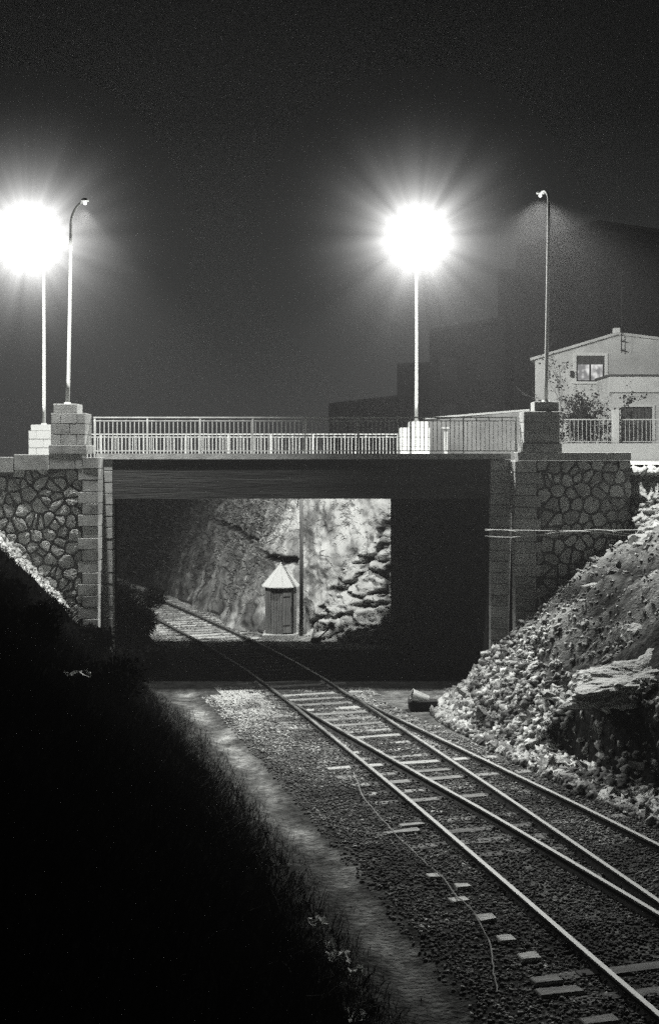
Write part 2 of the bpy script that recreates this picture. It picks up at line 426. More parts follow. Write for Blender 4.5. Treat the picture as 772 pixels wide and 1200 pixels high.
mb = MB(); skew_prism(mb, -6.5, 5.0, YB+.46, YF-.41, ZN-.15, ZF-.15, ZN-.1, ZF-.1); part(mb, 'road_deck', M['road'], brg)
for nm, xa, xb in (('abutment', -8.2, -5.93), ('abutment', 4.41, 6.6)):
    mb = MB(); skew_prism(mb, xa, xb, YB+.35, YF+.0, -.4, -.4, 5.045, 5.045); part(mb, nm, M['dark_concrete'], brg)
# quoined pilasters
def quoins(mb, x0, x1, y0, y1, z0, z1, alt=0.0, side=1, hh=.312):
    z = z1; k = 0
    while z > z0:
        zb = max(z-hh, z0)
        e = alt if k % 2 else 0
        mb.tone = R.uniform(.8, 1.15)
        mb.block(x0-(e if side < 0 else 0)+.004, x1+(e if side > 0 else 0)-.004, y0+R.uniform(-.008, .008), y1, zb+.006, z-.006, .012, .004)
        z = zb; k += 1
mb = MB()
quoins(mb, GX(116, YB), GX(132.5, YB), YB-.02, YB+.5, -.2, 6.13); part(mb, 'inner_pilaster', M['ashlar'], brg)
mb = MB(); quoins(mb, GX(574, YB), GX(598.5, YB), YB-.02, YB+.5, -.2, 6.13); part(mb, 'inner_pilaster', M['ashlar'], brg)

def voronoi_wall(mb, outline_fn, x0, x1, z0, z1, y, s=.42, joint=.035):
    """irregular stones: clipped cells, shrunk, rounded and bulged out of the mortar bed"""
    seeds = []
    nxs = int((x1-x0)/s)+2; nzs = int((z1-z0)/(s*.95))+2
    for j in range(-1, nzs+1):
        for i in range(-1, nxs+1):
            seeds.append((x0+(i+.5*(j % 2)+R.uniform(-.36, .36))*s, z0+(j+R.uniform(-.36, .36))*s*.95))
            if R.random() < .22: seeds.append((x0+(i+R.uniform(0, 1))*s, z0+(j+R.uniform(0, 1))*s*.95))
    for (sx, sz_) in seeds:
        if not (x0 < sx < x1 and z0 < sz_ < z1): continue
        poly = [(max(x0, sx-1), max(z0, sz_-1)), (min(x1, sx+1), max(z0, sz_-1)), (min(x1, sx+1), min(z1, sz_+1)), (max(x0, sx-1), min(z1, sz_+1))]
        for (ox, oz) in seeds:
            dx, dz = ox-sx, oz-sz_; dd = dx*dx+dz*dz
            if dd < 1e-9 or dd > 2.5: continue
            L = math.sqrt(dd); lim = L/2-joint
            new = []
            for i in range(len(poly)):
                p, q = poly[i], poly[(i+1) % len(poly)]
                dp = ((p[0]-sx)*dx+(p[1]-sz_)*dz)/L-lim; dq = ((q[0]-sx)*dx+(q[1]-sz_)*dz)/L-lim
                if dp <= 0: new.append(p)
                if dp*dq < 0: t = dp/(dp-dq); new.append((p[0]+t*(q[0]-p[0]), p[1]+t*(q[1]-p[1])))
            poly = new
            if len(poly) < 3: break
        if len(poly) < 3: continue
        for _ in range(2):
            new = []
            for i in range(len(poly)):
                p, q = poly[i], poly[(i+1) % len(poly)]
                new += [(p[0]*.8+q[0]*.2+R.gauss(0, .006), p[1]*.8+q[1]*.2+R.gauss(0, .006)), (p[0]*.2+q[0]*.8+R.gauss(0, .006), p[1]*.2+q[1]*.8+R.gauss(0, .006))]
            poly = new
        n = len(poly); cx = sum(p[0] for p in poly)/n; cz = sum(p[1] for p in poly)/n
        b = R.uniform(.012, .04); vs = []; tl_ = (R.gauss(0, .035), R.gauss(0, .035))
        for (k, dy) in ((1.0, 0.0), (1.0, -b*.6), (.93, -b), (.5, -b-.004)):
            for p in poly: vs.append((cx+(p[0]-cx)*k, y+dy+((R.uniform(-.006, .006)+(p[0]-cx)*tl_[0]+(p[1]-cz)*tl_[1]) if dy else 0), cz+(p[1]-cz)*k))
        vs.append((cx, y-b-.006, cz))
        fs = [(r*n+i, r*n+(i+1) % n, (r+1)*n+(i+1) % n, (r+1)*n+i) for r in range(3) for i in range(n)]
        fs += [(3*n+i, 3*n+(i+1) % n, 4*n) for i in range(n)]
        mb.tone = R.uniform(.55, 1.2)
        mb.add(vs, fs)
# wing walls
wl = thing('wing_wall', 'left stone wing wall of irregular rubble masonry with pale quoins and coping', 'stone wall', (-9.5, 34.9, 0))
xl = GX(97, YW); xl2 = GX(116, YW)
mb = MB(); mb.box(-22, xl2-.02, YW+.03, YW+.6, -.3, 5.9); part(mb, 'mortar_bed', M['mortar'], wl)
mb = MB(); voronoi_wall(mb, None, -14, xl-.02, 0, 5.87, YW+.03, .36, .027); part(mb, 'rubble_facing', M['stone'], wl)
mb = MB(); quoins(mb, xl, xl2, YW-.03, YW+.75, -.2, 6.2, .12, -1); part(mb, 'quoins', M['ashlar'], wl)
mb = MB()
x = GX(58, YW); k = 0
while x > -20:      # coping sinks away to the left
    x2 = x-.95; z = 6.27-.021*(GX(58, YW)-x)*3.4
    mb.tone = R.uniform(.85, 1.2); mb.block(x2+.008, x, YW-.04, YW+.62, z-.42, z, .015, .004); x = x2
part(mb, 'coping', M['ashlar'], wl)
mb = MB(); x = GX(58, YW)
while x < xl-.1: mb.tone = R.uniform(.8, 1.1); mb.block(x+.006, min(x+.7, xl), YW-.03, YW+.62, 5.88, 6.285, .012, .003); x += .7
part(mb, 'coping', M['ashlar'], wl)
wr = thing('wing_wall', 'right stone wing wall of rubble masonry in shadow above the rubble slope', 'stone wall', (6.8, 34.9, 0))
xr0 = GX(603, YW); xr1 = GX(628, YW); xr2 = GX(739, YW)
mb = MB(); mb.box(xr0+.02, xr2-.02, YW+.03, YW+.75, -.3, 6.1); part(mb, 'mortar_bed', M['mortar'], wr)
mb = MB(); voronoi_wall(mb, None, xr1+.02, xr2-.01, 0, 6.08, YW+.03, .37, .027); part(mb, 'rubble_facing', M['stone'], wr)
mb = MB(); quoins(mb, xr0, xr1, YW-.03, YW+.78, -.2, 6.1, .12, 1); part(mb, 'quoins', M['ashlar'], wr)
mb = MB(); x = GX(608, YW)-.03; mb.tone = 1
while x < xr2-.05: mb.tone = R.uniform(.85, 1.15); mb.block(x, min(x+.8, xr2)-.008, YW-.04, YW+.8, 6.105, 6.33, .012, .003); x += .8
part(mb, 'coping', M['ashlar'], wr)
# pedestals
def pedestal(label, x0, x1, y0, y1, zb, zs, zt, tx0, tx1, group='lamp pedestals of the bridge'):
    AS = M['white'] if 'glaring' in label else M['ashlar']  # far pedestals get white to paint the lamp glare on their faces
    t = thing('lamp_pedestal', label, 'pedestal', ((x0+x1)/2, (y0+y1)/2, zb), group)
    mb = MB()
    hp = .24; mb.tone = 1; mb.block(x0-.05, x1+.05, y0-.04, y1+.05, zb, zb+hp, .012, .003); part(mb, 'plinth', AS, t)
    mb = MB(); nc = 3; h = (zs-zb-hp)/nc
    for c in range(nc):
        z = zb+hp+c*h
        cuts = [x0, x0+(x1-x0)*(.30 if c % 2 == 0 else .55), x1] if c % 2 else [x0, x0+(x1-x0)*.28, x0+(x1-x0)*.75, x1]
        for i in range(len(cuts)-1):
            mb.tone = R.uniform(.85, 1.12); mb.block(cuts[i]+(.003 if i else 0), cuts[i+1]-.003, y0, y1, z+.004, z+h-.003, .01, .002)
    part(mb, 'shaft', AS, t)
    mb = MB(); mb.tone = 1.05; mb.block(tx0, tx1, y0+.08, y1-.08, zs+.003, zt, .012, .003); part(mb, 'cap_block', AS, t)
    return t
pedestal('near left stepped ashlar pedestal carrying the gooseneck lamp beside the railing end', GX(60, YW), GX(100, YW), YW-.0, YW+.95, 6.285, GZ(484, YW), GZ(473, YW), GX(62, YW), GX(90, YW))
pedestal('near right stepped ashlar pedestal, dark front and bright left edge, before the house', GX(613.5, YW), GX(655.5, YW), YW-.0, YW+.85, 6.333, GZ(482, YW), GZ(470.5, YW), GX(626.5, YW), GX(655, YW))
pedestal('small far left pedestal glaring white, half behind the near left pedestal', GX(38, YF), GX(70, YF), YF-.5, YF+.4, ZF+.0, GZ(505, YF), GZ(498, YF), GX(40, YF), GX(62, YF))
pedestal('far right pedestal glaring white at the end of the dense railing', GX(468, YF), GX(502, YF), YF-.5, YF+.4, ZF+.0, GZ(501.5, YF), GZ(494.5, YF), GX(478.5, YF), GX(501, YF))
# railings
def railing(label, A, B, h, nb, flat=.03):
    A, B = Vector(A), Vector(B)
    t = thing('bridge_railing', label, 'railing', (A+B)/2); L = (B-A).length; u = (B-A)/L
    ang = math.atan2(u.y, u.x)
    def bar(name, z0, z1, th):
        mb = MB(); mb.box(-L/2, L/2, -th, th, z0, z1); o = mb.build(name, M['iron'], t); o.rotation_euler = (0, -math.asin(u.z), ang); return o
    bar('top_rail', h-.035, h, .025); bar('middle_rail', h-.125, h-.10, .015); bar('bottom_rail', .06, .09, .015)
    mb = MB(); mb.box(-.011, .011, -.011, .011, .09, h-.125); proto = None
    step = L/nb
    for i in range(nb):
        p = A+u*(step*(i+.5))-(A+B)/2
        if proto is None: proto = mb.build('baluster', M['iron'], t); o = proto
        else: o = proto.copy(); C.objects.link(o); o.parent = t
        o.location = p; o.rotation_euler = (0, 0, ang)
    mb = MB(); mb.box(-.022, .022, -.022, .022, 0, h-.036); proto = None
    npst = 8
    for i in range(npst+1):
        p = A+u*(L*(.003+.994*i/npst))-(A+B)/2
        if proto is None: proto = mb.build('post', M['iron'], t); o = proto
        else: o = proto.copy(); C.objects.link(o); o.parent = t
        o.location = p; o.rotation_euler = (0, 0, ang)
    mb = MB(); mb.box(-.02, .02, -.012, .012, h-.10, h-.036); proto = None
    for i in range(nb//3):
        p = A+u*(step*(3*i+1.5))-(A+B)/2
        if proto is None: proto = mb.build('stud', M['iron'], t); o = proto
        else: o = proto.copy(); C.objects.link(o); o.parent = t
        o.location = p; o.rotation_euler = (0, 0, ang)
    return t
railing('near iron railing with slim bars running between the two near pedestals', (GX(107.5, 35.2), 35.5, ZN), (GX(608, 35.1), 35.5, ZN), 1.02, 98)
railing('far iron railing, brightly lit, seen through the near one and ending at far pedestal', (GX(64, YF)+.12, YF, ZF), (GX(467, YF), YF, ZF), 1.0, 98)

# ------------------------------------------------------------ street lamps
LI = {}
def lamp(label, base, top_x, top_z, head, neck_r, far):
    base = Vector(base); t = thing('street_lamp', label, 'street lamp', base, 'street lamps on the bridge')
    top = Vector((top_x, base.y, top_z)); head = Vector(head)
    mb = MB(); pts = [base+(top-base)*(i/8)+Vector((math.sin(i*.4)*.008, 0, 0)) for i in range(9)]
    mb.tube(pts, .058, 10, .04); part(mb, 'pole', M['pole'], t, True)
    mb = MB(); mb.tube([base+Vector((0, 0, -.002)), base+Vector((0, 0, .06))], .11, 12, .085); part(mb, 'foot_collar', M['pole'], t)
    # gooseneck
    mb = MB(); pts = []
    for i in range(11):
        a = i/10*math.pi/2
        d = head-top
        pts.append(top+Vector((d.x*(1-math.cos(a)), d.y*(1-math.cos(a)), d.z*math.sin(a))))
    mb.tube(pts, .038, 8, .03); part(mb, 'gooseneck', M['pole'], t, True)
    hd = Vector((head.x-top.x, head.y-top.y, 0)).normalized()
    mb = MB(); c = head+hd*.16
    s = 14; vs = []; fs = []
    for i in range(5):
        a = i/4*math.pi/2; r = (.16 if far else .10)*math.cos(a)+.012; z = .08*math.sin(a)
        for q in range(s):
            an = 2*math.pi*q/s; vs.append(c+Vector((math.cos(an)*r, math.sin(an)*r, z)))
    for i in range(4):
        for q in range(s): fs.append((i*s+q, i*s+(q+1) % s, (i+1)*s+(q+1) % s, (i+1)*s+q))
    fs.append(tuple(4*s+q for q in range(s)))
    mb.add(vs, fs); part(mb, 'lamp_shade', M['pole'], t, True)
    mb = MB(); bc = c+Vector((0, 0, -.06)); rb = .05 if not far else .17
    v = IV*rb; mb.add([Vector(q)+bc for q in v], [tuple(k) for k in IF]); part(mb, 'bulb', M['bulb'], t, True)
    return t, bc
H = {}
H['nl'] = lamp('near left gooseneck street lamp, its small head bent right over the bridge', (GX(79.5, 35.1), 35.1, GZ(473, YW)+.0), GX(83.5, 35.1), GZ(262, 35.1), (GX(99, 34.6), 34.4, GZ(238.5, 34.6)), .5, False)[1]
H['nr'] = lamp('near right gooseneck street lamp with small hooked head above the house gable', (GX(639, 35.0), 35.0, GZ(470.5, YW)), GX(642.5, 35.0), GZ(238, 35.0), (GX(634, 35.9), 35.9, GZ(225.5, 35.9)), .3, False)[1]
H['fl'] = lamp('far left street lamp blazing white, its pole rising behind the left pedestal', (GX(52, YF), YF, GZ(498, YF)), GX(51.5, YF), GZ(292, YF), (GX(41, 41.6), 40.9, GZ(281, 41.6)), .3, True)[1]
H['fr'] = lamp('far right street lamp blazing white above the middle of the bridge', (GX(487.5, YF), YF, GZ(494.5, YF)), GX(487.5, YF), GZ(292, YF), (GX(487, 41.6), 40.9, GZ(281, 41.6)), .3, True)[1]
def light(name, loc, power, spot=None, aim=None, rad=.12, blend=.35):
    l = bpy.data.lights.new(name, 'SPOT' if spot else 'POINT'); l.energy = power; l.shadow_soft_size = rad; l.color = (1, .995, .97)
    if spot: l.spot_size = math.radians(spot); l.spot_blend = blend
    o = bpy.data.objects.new(name, l); C.objects.link(o); o.location = loc
    if aim: o.rotation_euler = (Vector(aim)-Vector(loc)).to_track_quat('-Z', 'Y').to_euler()
    return o
b = Vector((0, 0, -.16))
light('lamp_light', H['nl']+b, 8500, 112, tuple(H['nl']+Vector((-.6, -.8, -8))), .1, .5)
light('lamp_light', H['nr']+b, 16500, 132, tuple(H['nr']+Vector((0, -1.5, -8))), .1, .7)
for k in ('fl', 'fr'):
    c = H[k]+Vector((0, 0, -.28))
    light('lamp_light', c, 4800, None, None, .15)
    light('lamp_light', c, 9500 if k == 'fr' else 6000, 140, tuple(c+Vector((0, 1.4, -8))), .15, .6)

# glare of the two far lamps: an added glowing volume around each bulb
def glare_ball(c, r, k):
    m = bpy.data.materials.new('glare glow'); m.use_nodes = True; nt = m.node_tree; nt.nodes.clear(); N = nt.nodes
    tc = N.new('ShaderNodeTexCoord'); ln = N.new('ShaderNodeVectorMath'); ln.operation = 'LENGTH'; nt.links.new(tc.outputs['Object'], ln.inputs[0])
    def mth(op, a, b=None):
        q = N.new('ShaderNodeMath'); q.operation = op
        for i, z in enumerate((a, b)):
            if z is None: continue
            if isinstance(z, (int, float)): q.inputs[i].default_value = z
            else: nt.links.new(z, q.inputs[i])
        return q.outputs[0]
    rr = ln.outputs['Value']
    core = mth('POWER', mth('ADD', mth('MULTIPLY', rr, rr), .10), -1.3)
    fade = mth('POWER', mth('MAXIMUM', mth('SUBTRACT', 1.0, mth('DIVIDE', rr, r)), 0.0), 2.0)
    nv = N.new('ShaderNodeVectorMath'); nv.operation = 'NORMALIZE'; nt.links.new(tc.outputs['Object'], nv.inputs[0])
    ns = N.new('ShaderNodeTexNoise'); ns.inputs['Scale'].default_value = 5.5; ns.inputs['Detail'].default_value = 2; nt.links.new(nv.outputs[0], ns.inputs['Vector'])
    rays = mth('MAXIMUM', mth('ADD', mth('MULTIPLY', mth('SUBTRACT', ns.outputs[0], .5), 3.8), 1.0), .1)  # uneven rays put into the added glow
    e = mth('MULTIPLY', mth('MULTIPLY', core, mth('MULTIPLY', fade, k)), rays)
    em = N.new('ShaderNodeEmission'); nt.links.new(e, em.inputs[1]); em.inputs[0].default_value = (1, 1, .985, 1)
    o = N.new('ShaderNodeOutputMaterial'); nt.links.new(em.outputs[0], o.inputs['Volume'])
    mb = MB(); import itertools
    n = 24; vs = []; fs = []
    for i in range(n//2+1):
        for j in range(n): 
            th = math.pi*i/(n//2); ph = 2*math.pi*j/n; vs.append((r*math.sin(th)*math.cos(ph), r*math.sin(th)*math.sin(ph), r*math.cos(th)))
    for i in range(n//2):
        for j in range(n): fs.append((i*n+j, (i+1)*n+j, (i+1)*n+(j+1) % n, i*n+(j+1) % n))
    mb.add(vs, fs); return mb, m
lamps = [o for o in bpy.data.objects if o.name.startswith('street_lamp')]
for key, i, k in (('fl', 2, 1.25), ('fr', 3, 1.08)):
    mb, m = glare_ball(H[key], 5.2, k); o = mb.build('glare', m, lamps[i]); o.location = H[key]-lamps[i].location

# ------------------------------------------------------------ cutting beyond the bridge
fy = np.concatenate([np.arange(42.6, 47, .1), np.arange(47, 80, .25)])
fp = [Vector((float(FOOT(y)), y, 0)) for y in fy]
# resample by arc length and smooth
pl = [fp[0]]
for p in fp[1:]:
    while (p-pl[-1]).length > .085: pl.append(pl[-1]+(p-pl[-1]).normalized()*.085)
vs = []; tn = []; nz = 112; npl = len(pl)
for i, p in enumerate(pl):
    q = pl[min(i+8, npl-1)]-pl[max(i-8, 0)]; q.normalize(); nrm = Vector((q.y, -q.x, 0))   # away from the track
    if nrm.x < 0: nrm = -nrm
    s = i*.085
    for j in range(nz):
        z = -.25+6.6*j/(nz-1)
        back = (z+.25)*.42
        lim = 1.1+(p.x+.55)*1.9+.9*fbm(s, z, .6, 3, 5)
        rocky = float(ss(-.15, .25, lim-z))*float(ss(-1.0, -.6, p.x+.3*fbm(s, z, 1, 2, 21)))
        n1 = fbm(s*.35, z*.35, 1, 5, 3); n2 = fbm(s, z*.5, 1.6, 4, 4)
        back += .35*n1+.07*n2*(1-rocky)
        light_ = float(ss(-9.5, -5.5, p.x+1.2*n1))*.15+float(ss(-4.0, .6, p.x+.9*n1+.25*(z-2)))*.06+.10*float(ss(-.2, 2.0, p.x))  # right and upper face made paler, painting the far lamp's light
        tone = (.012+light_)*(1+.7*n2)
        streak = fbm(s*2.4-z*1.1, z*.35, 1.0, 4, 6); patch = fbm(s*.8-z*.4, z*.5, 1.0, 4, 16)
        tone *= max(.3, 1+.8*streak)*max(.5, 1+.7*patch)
        back += -.10*max(0, patch)
        if rocky > .02:
            wv = Vector((s*.95+.35*fbm(s, z, 1.3, 3, 31), z*1.75+.35*fbm(s, z, 1.3, 3, 32)+.25*s, 0))
            dd_, pp_ = noise.voronoi(wv); gap = dd_[1]-dd_[0]
            cellr = noise.random_vector if False else None
            hsh = math.sin(pp_[0].x*12.9898+pp_[0].y*78.233)*43758.5453; hsh -= math.floor(hsh)
            wv2 = wv*2.3; dd2, pp2 = noise.voronoi(wv2); gap2 = dd2[1]-dd2[0]
            back += rocky*((hsh-.5)*.55+.35*(1-min(1, gap/.14))+.12*(1-min(1, gap2/.16))-.25+.12*n2)
            tone = tone*(1-rocky)+rocky*.30*(.7+.5*hsh+.6*n2)*(.12+.88*min(1, gap/.10))*(.5+.5*min(1, gap2/.08))  # tone darkened along the gaps, painting the shade in the crevices
        zf = 2.4+.42*(1-math.exp(-(p.y-46)/3))+.06*(p.y-46)
        if 45.9 < p.y < 58:
            dz = abs(z-zf-.10*fbm(s, 0, 2.2, 4, 9)); w = .14+.05*fbm(s, 3, 3, 3, 11)-.04*float(ss(52, 58, p.y))
            if dz < w: back += .45*(1-dz/w)**.5; tone = .006  # groove with its shade painted as a near-black tone
        pos = p+nrm*back
        if z > 5.9: pos += nrm*(z-5.9)*6; z = 5.9+(z-5.9)*.1
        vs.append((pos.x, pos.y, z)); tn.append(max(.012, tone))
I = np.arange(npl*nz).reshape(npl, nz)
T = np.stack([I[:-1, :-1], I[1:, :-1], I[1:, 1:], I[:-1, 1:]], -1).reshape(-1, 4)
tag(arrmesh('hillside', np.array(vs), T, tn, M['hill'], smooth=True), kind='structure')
# dry grass hanging on the cutting
gv = []; gf = []; gt = []
for _ in range(9000):
    i = R.randrange(20, npl); j = int(R.triangular(8, nz-10, 80)); k = i*nz+j
    p = Vector(vs[k]); 
    if p.x > -1.5 and R.random() < .75: continue
    l = R.uniform(.12, .38); a = R.gauss(0, .4); w = R.uniform(.006, .014)
    d = Vector((-.35-.2*R.random(), -.3, R.uniform(-.2, .9))).normalized(); d.x += a*.5
    sd = Vector((1, .3, 0))*w; o = len(gv)
    gv += [p-sd, p+sd, p+d*l*.6+sd*.6+Vector((0, -.02, 0)), p+d*l+Vector((0, -.03, -l*.25))]; gf += [(o, o+1, o+2), (o, o+2, o+3)]
    gt += [(.25+1.0*float(ss(-7, 0, p.x)))*R.uniform(.4, 1.5)]*4  # grass tone follows the lamplight painted on the face
tag(arrmesh('dry_grass', np.array([tuple(q) for q in gv]), np.array(gf), gt, M['drygrass']), 'dry tufted grass hanging over the steep cutting beyond the bridge', 'grass', kind='stuff')

# ------------------------------------------------------------ hut
hc = Vector((GX(329, 45.2), 45.25, -.1))
hut = thing('trackside_hut', 'small eight-sided plank hut with pale pointed roof beside the track', 'hut', hc)
r = .54; rot = math.radians(-37); zt = GZ(686, 45)
A8 = [(hc.x+r*math.sin(rot+k*math.pi/4), hc.y-r*math.cos(rot+k*math.pi/4)) for k in range(8)]
mb = MB(); mb.prism([(hc.x+(x-hc.x)*.97, hc.y+(y-hc.y)*.97) for x, y in A8], .05, zt); part(mb, 'wall_core', M['corewood'], hut)
mb = MB()
for k in range(8):
    p, q = Vector((*A8[k], 0)), Vector((*A8[(k+1) % 8], 0)); npk = 4
    if k == 1: continue
    for i in range(npk):
        a_ = p.lerp(q, (i+.06)/npk); b_ = p.lerp(q, (i+.94)/npk); n_ = Vector(((q-p).y, -(q-p).x, 0)).normalized()*.016
        mb.tone = R.uniform(.6, 1.3)
        mb.add([a_+Vector((0,0,.03)), b_+Vector((0,0,.03)), b_+Vector((0,0,zt-.01)), a_+Vector((0,0,zt-.01)), a_+n_+Vector((0,0,.03)), b_+n_+Vector((0,0,.03)), b_+n_+Vector((0,0,zt-.01)), a_+n_+Vector((0,0,zt-.01))], [(4,5,6,7),(0,4,7,3),(1,2,6,5),(0,1,5,4),(3,7,6,2)])
part(mb, 'plank_wall', M['hutwood'], hut)
mb = MB(); p, q = Vector((*A8[1], 0)), Vector((*A8[2], 0)); n_ = Vector(((q-p).y, -(q-p).x, 0)).normalized()
for i in range(4):
    a_ = p.lerp(q, (i+.04)/4)+n_*.01; b_ = p.lerp(q, (i+.96)/4)+n_*.01; e = n_*.022
    mb.add([a_+Vector((0,0,.08)), b_+Vector((0,0,.08)), b_+Vector((0,0,zt-.06)), a_+Vector((0,0,zt-.06)), a_+e+Vector((0,0,.08)), b_+e+Vector((0,0,.08)), b_+e+Vector((0,0,zt-.06)), a_+e+Vector((0,0,zt-.06))], [(4,5,6,7),(0,4,7,3),(1,2,6,5),(0,1,5,4),(3,7,6,2)])
dr = part(mb, 'door', M['hutwood'], hut)
mb = MB(); hp = p.lerp(q, .85)+n_*.05; mb.box(hp.x-.015, hp.x+.015, hp.y-.02, hp.y+.02, .85, 1.0); part(mb, 'handle', M['black'], dr)
for z in (.35, 1.35):
    mb = MB(); a_ = p.lerp(q, .05)+n_*.036; b_ = p.lerp(q, .7)+n_*.036; mb.tube([a_+Vector((0, 0, z)), b_+Vector((0, 0, z))], .018, 4); part(mb, 'hinge', M['black'], dr)
mb = MB(); R8 = .67
RP = [Vector((hc.x+R8*math.sin(rot+k*math.pi/4), hc.y-R8*math.cos(rot+k*math.pi/4), zt-.03)) for k in range(8)]
ap = Vector((hc.x, hc.y, GZ(661, 45)))
for k in range(8):
    p, q = RP[k], RP[(k+1) % 8]; d = Vector((0, 0, -.03)); mb.tone = R.uniform(.9, 1.1)
    mb.add([p, q, ap, p+d, q+d], [(0, 1, 2), (3, 4, 1, 0)])
mb.add([p+Vector((0, 0, -.03)) for p in RP], [tuple(range(8))[::-1]])
rf = part(mb, 'roof', M['roofw'], hut)
mb = MB()
for k in range(8): mb.tube([RP[k]+Vector((0, 0, .008)), ap+Vector((0, 0, .01))], .012, 5)
part(mb, 'roof_ridges', M['roofw'], rf)
mb = MB(); mb.tube([ap-Vector((0, 0, .04)), ap+Vector((0, 0, .05))], .035, 8, .015); part(mb, 'finial', M['roofw'], rf)
mb = MB(); mb.block(hc.x-.62, hc.x+.62, hc.y-.62, hc.y+.62, -.2, .03, .02); part(mb, 'footing', M['ashlar'], hut)

# pole beside the hut
pp = Vector((GX(353, 44.6), 44.6, -.15))
up = thing('telegraph_pole', 'dark timber telegraph pole standing just right of the hut', 'pole', pp)
mb = MB(); mb.tube([pp, pp+Vector((.01, 0, 3)), pp+Vector((-.01, 0, 6.0))], .075, 9, .055); part(mb, 'post', M['dwood'], up, True)
mb = MB(); mb.tube([pp+Vector((0, -.08, 5.6)), pp+Vector((-.15, .35, 4.6))], .02, 6); part(mb, 'brace', M['black'], up)
mb = MB(); mb.block(pp.x-.3, pp.x+.35, pp.y-.25, pp.y+.3, -.2, .0, .03, .02); part(mb, 'concrete_foot', M['white'], up)
# points lever
lc = P(371, 757, 42.9); lc.z = -.12
lv = thing('points_lever', 'black points lever with round counterweight on a pale base by the rail', 'points lever', lc)
mb = MB(); mb.block(lc.x-.32, lc.x+.3, lc.y-.16, lc.y+.16, -.16, -.02, .02, .01); part(mb, 'base', M['white'], lv)
mb = MB(); mb.block(lc.x-.2, lc.x+.15, lc.y-.09, lc.y+.09, -.02, .16, .04); part(mb, 'gear_box', M['black'], lv)
mb = MB(); mb.tube([lc+Vector((-.02, 0, .2)), lc+Vector((.62, -.02, .78))], .028, 8, .02); part(mb, 'lever', M['black'], lv)
mb = MB(); c = lc+Vector((.5, -.01, .68)); d = Vector((.62, 0, .58)).normalized(); mb.tube([c-d*.08, c-d*.06, c+d*.06, c+d*.08], .12, 12, .12); part(mb, 'counterweight', M['black'], lv, False)

# bucket and block at the foot of the rubble
bc = P(496, 829, 32.0); bc.z = -.1
bl = thing('concrete_block', 'dark flat concrete block lying at the foot of the rubble slope', 'block', bc)
mb = MB(); mb.block(bc.x-.36, bc.x+.34, bc.y-.2, bc.y+.2, -.14, .13, .02, .02); o = part(mb, 'body', M['dark_concrete'], bl)
mb = MB(); mb.tube([bc+Vector((.1,0,.13)), bc+Vector((.1, 0, .16)), bc+Vector((.16, 0, .17)), bc+Vector((.16, 0, .13))], .012, 5); part(mb, 'lifting_eye', M['black'], bl)
bk = thing('bucket', 'dented white bucket tipped on its side on the dark block', 'bucket', bc+Vector((0, 0, .13)))
ax = Vector((.86, .1, -.25)).normalized(); c0 = bc+Vector((-.30, -.03, .33))
mb = MB(); s = 20; vs_ = []; fs_ = []
a1 = ax.cross(Vector((0, 0, 1))).normalized(); a2 = ax.cross(a1)
prof = [(0, .17), (0, .155), (.05, .15), (.42, .105), (.42, 0.001)]
prof = [(.43, .001), (.43, .115), (.02, .165), (0, .178), (0, .160), (.03, .155), (.40, .106), (.40, .001)]
for (u, r_) in prof:
    for q in range(s):
        an = 2*math.pi*q/s; rr = r_*(1+.04*math.sin(an*3)); vs_.append(c0+ax*u+a1*math.cos(an)*rr+a2*math.sin(an)*rr)
for i in range(len(prof)-1):
    for q in range(s): fs_.append((i*s+q, i*s+(q+1) % s, (i+1)*s+(q+1) % s, (i+1)*s+q))
mb.add(vs_, fs_); part(mb, 'pail', M['white'], bk, True)
mb = MB(); mb.tube([c0+a1*.17, c0-ax*.06+a1*.16-Vector((0,0,.1)), c0-ax*.08-Vector((0, 0, .19)), c0-ax*.06-a1*.16-Vector((0,0,.1)), c0-a1*.17], .006, 5); part(mb, 'handle', M['black'], bk)

# ------------------------------------------------------------ rubble slope on the right
def slope_point():
    while True:
        y = R.uniform(21.5, 34.3); s = R.expovariate(1/2.4)
        if y < 26.8: s = abs(R.gauss(.35, .45))
        if s > 6 : continue
        x = toeR(y)+s-.35
        if GX(790, y) < x: continue
        # the earthy upper middle of the slope carries fewer stones
        if s > 1.7+1.0*math.sin(y*1.7)*math.cos(y*.6) and R.random() < .72: continue
        return x, y, s
group = 'broken stones of the rubble slope'
templ = []
for k in range(14):
    v, f, t = blocks([(0, 0, 0)], [1.25], np.ones(1), .5) if k % 3 else stones([(0, 0, 0)], [1.0], (.45, .7), None, .4)
    mb = MB(); mb.tone = R.uniform(.4, 1.4); mb.add([tuple(q) for q in v], [tuple(int(i) for i in q) for q in f])
    me = mb.build('broken_stone', M['rock']); templ.append(me.data); bpy.data.objects.remove(me)
big = 0
while big < 190:
    x, y, s = slope_point(); sz_ = R.triangular(.08, .25, .10)
    if y < 27.5: sz_ *= .95
    h, _t = height(x, y); o = bpy.data.objects.new('broken_stone', R.choice(templ)); C.objects.link(o)
    o.location = (x, y, h+sz_*.25); o.scale = (sz_, sz_, sz_*R.uniform(.6, 1)); o.rotation_euler = (R.gauss(0, .4), R.gauss(-.3, .4), R.uniform(0, 6.3))
    tag(o, 'angular pale broken stone lying on the rubble slope right of the track', 'stone', group); big += 1
pts = []; sz = []; tt = []
for _ in range(17000):
    x, y, s = slope_point(); h, _t = height(x, y); q = R.triangular(.02, .13, .03)*(1.35-.75*float(ss(.8, 3.0, s)))
    pts.append((x, y, h+q*.2)); sz.append(q); tt.append(R.triangular(.08, 1.5, .3)*max(.3, 1+1.2*fbm(x, y, 1.1, 3, 44)))
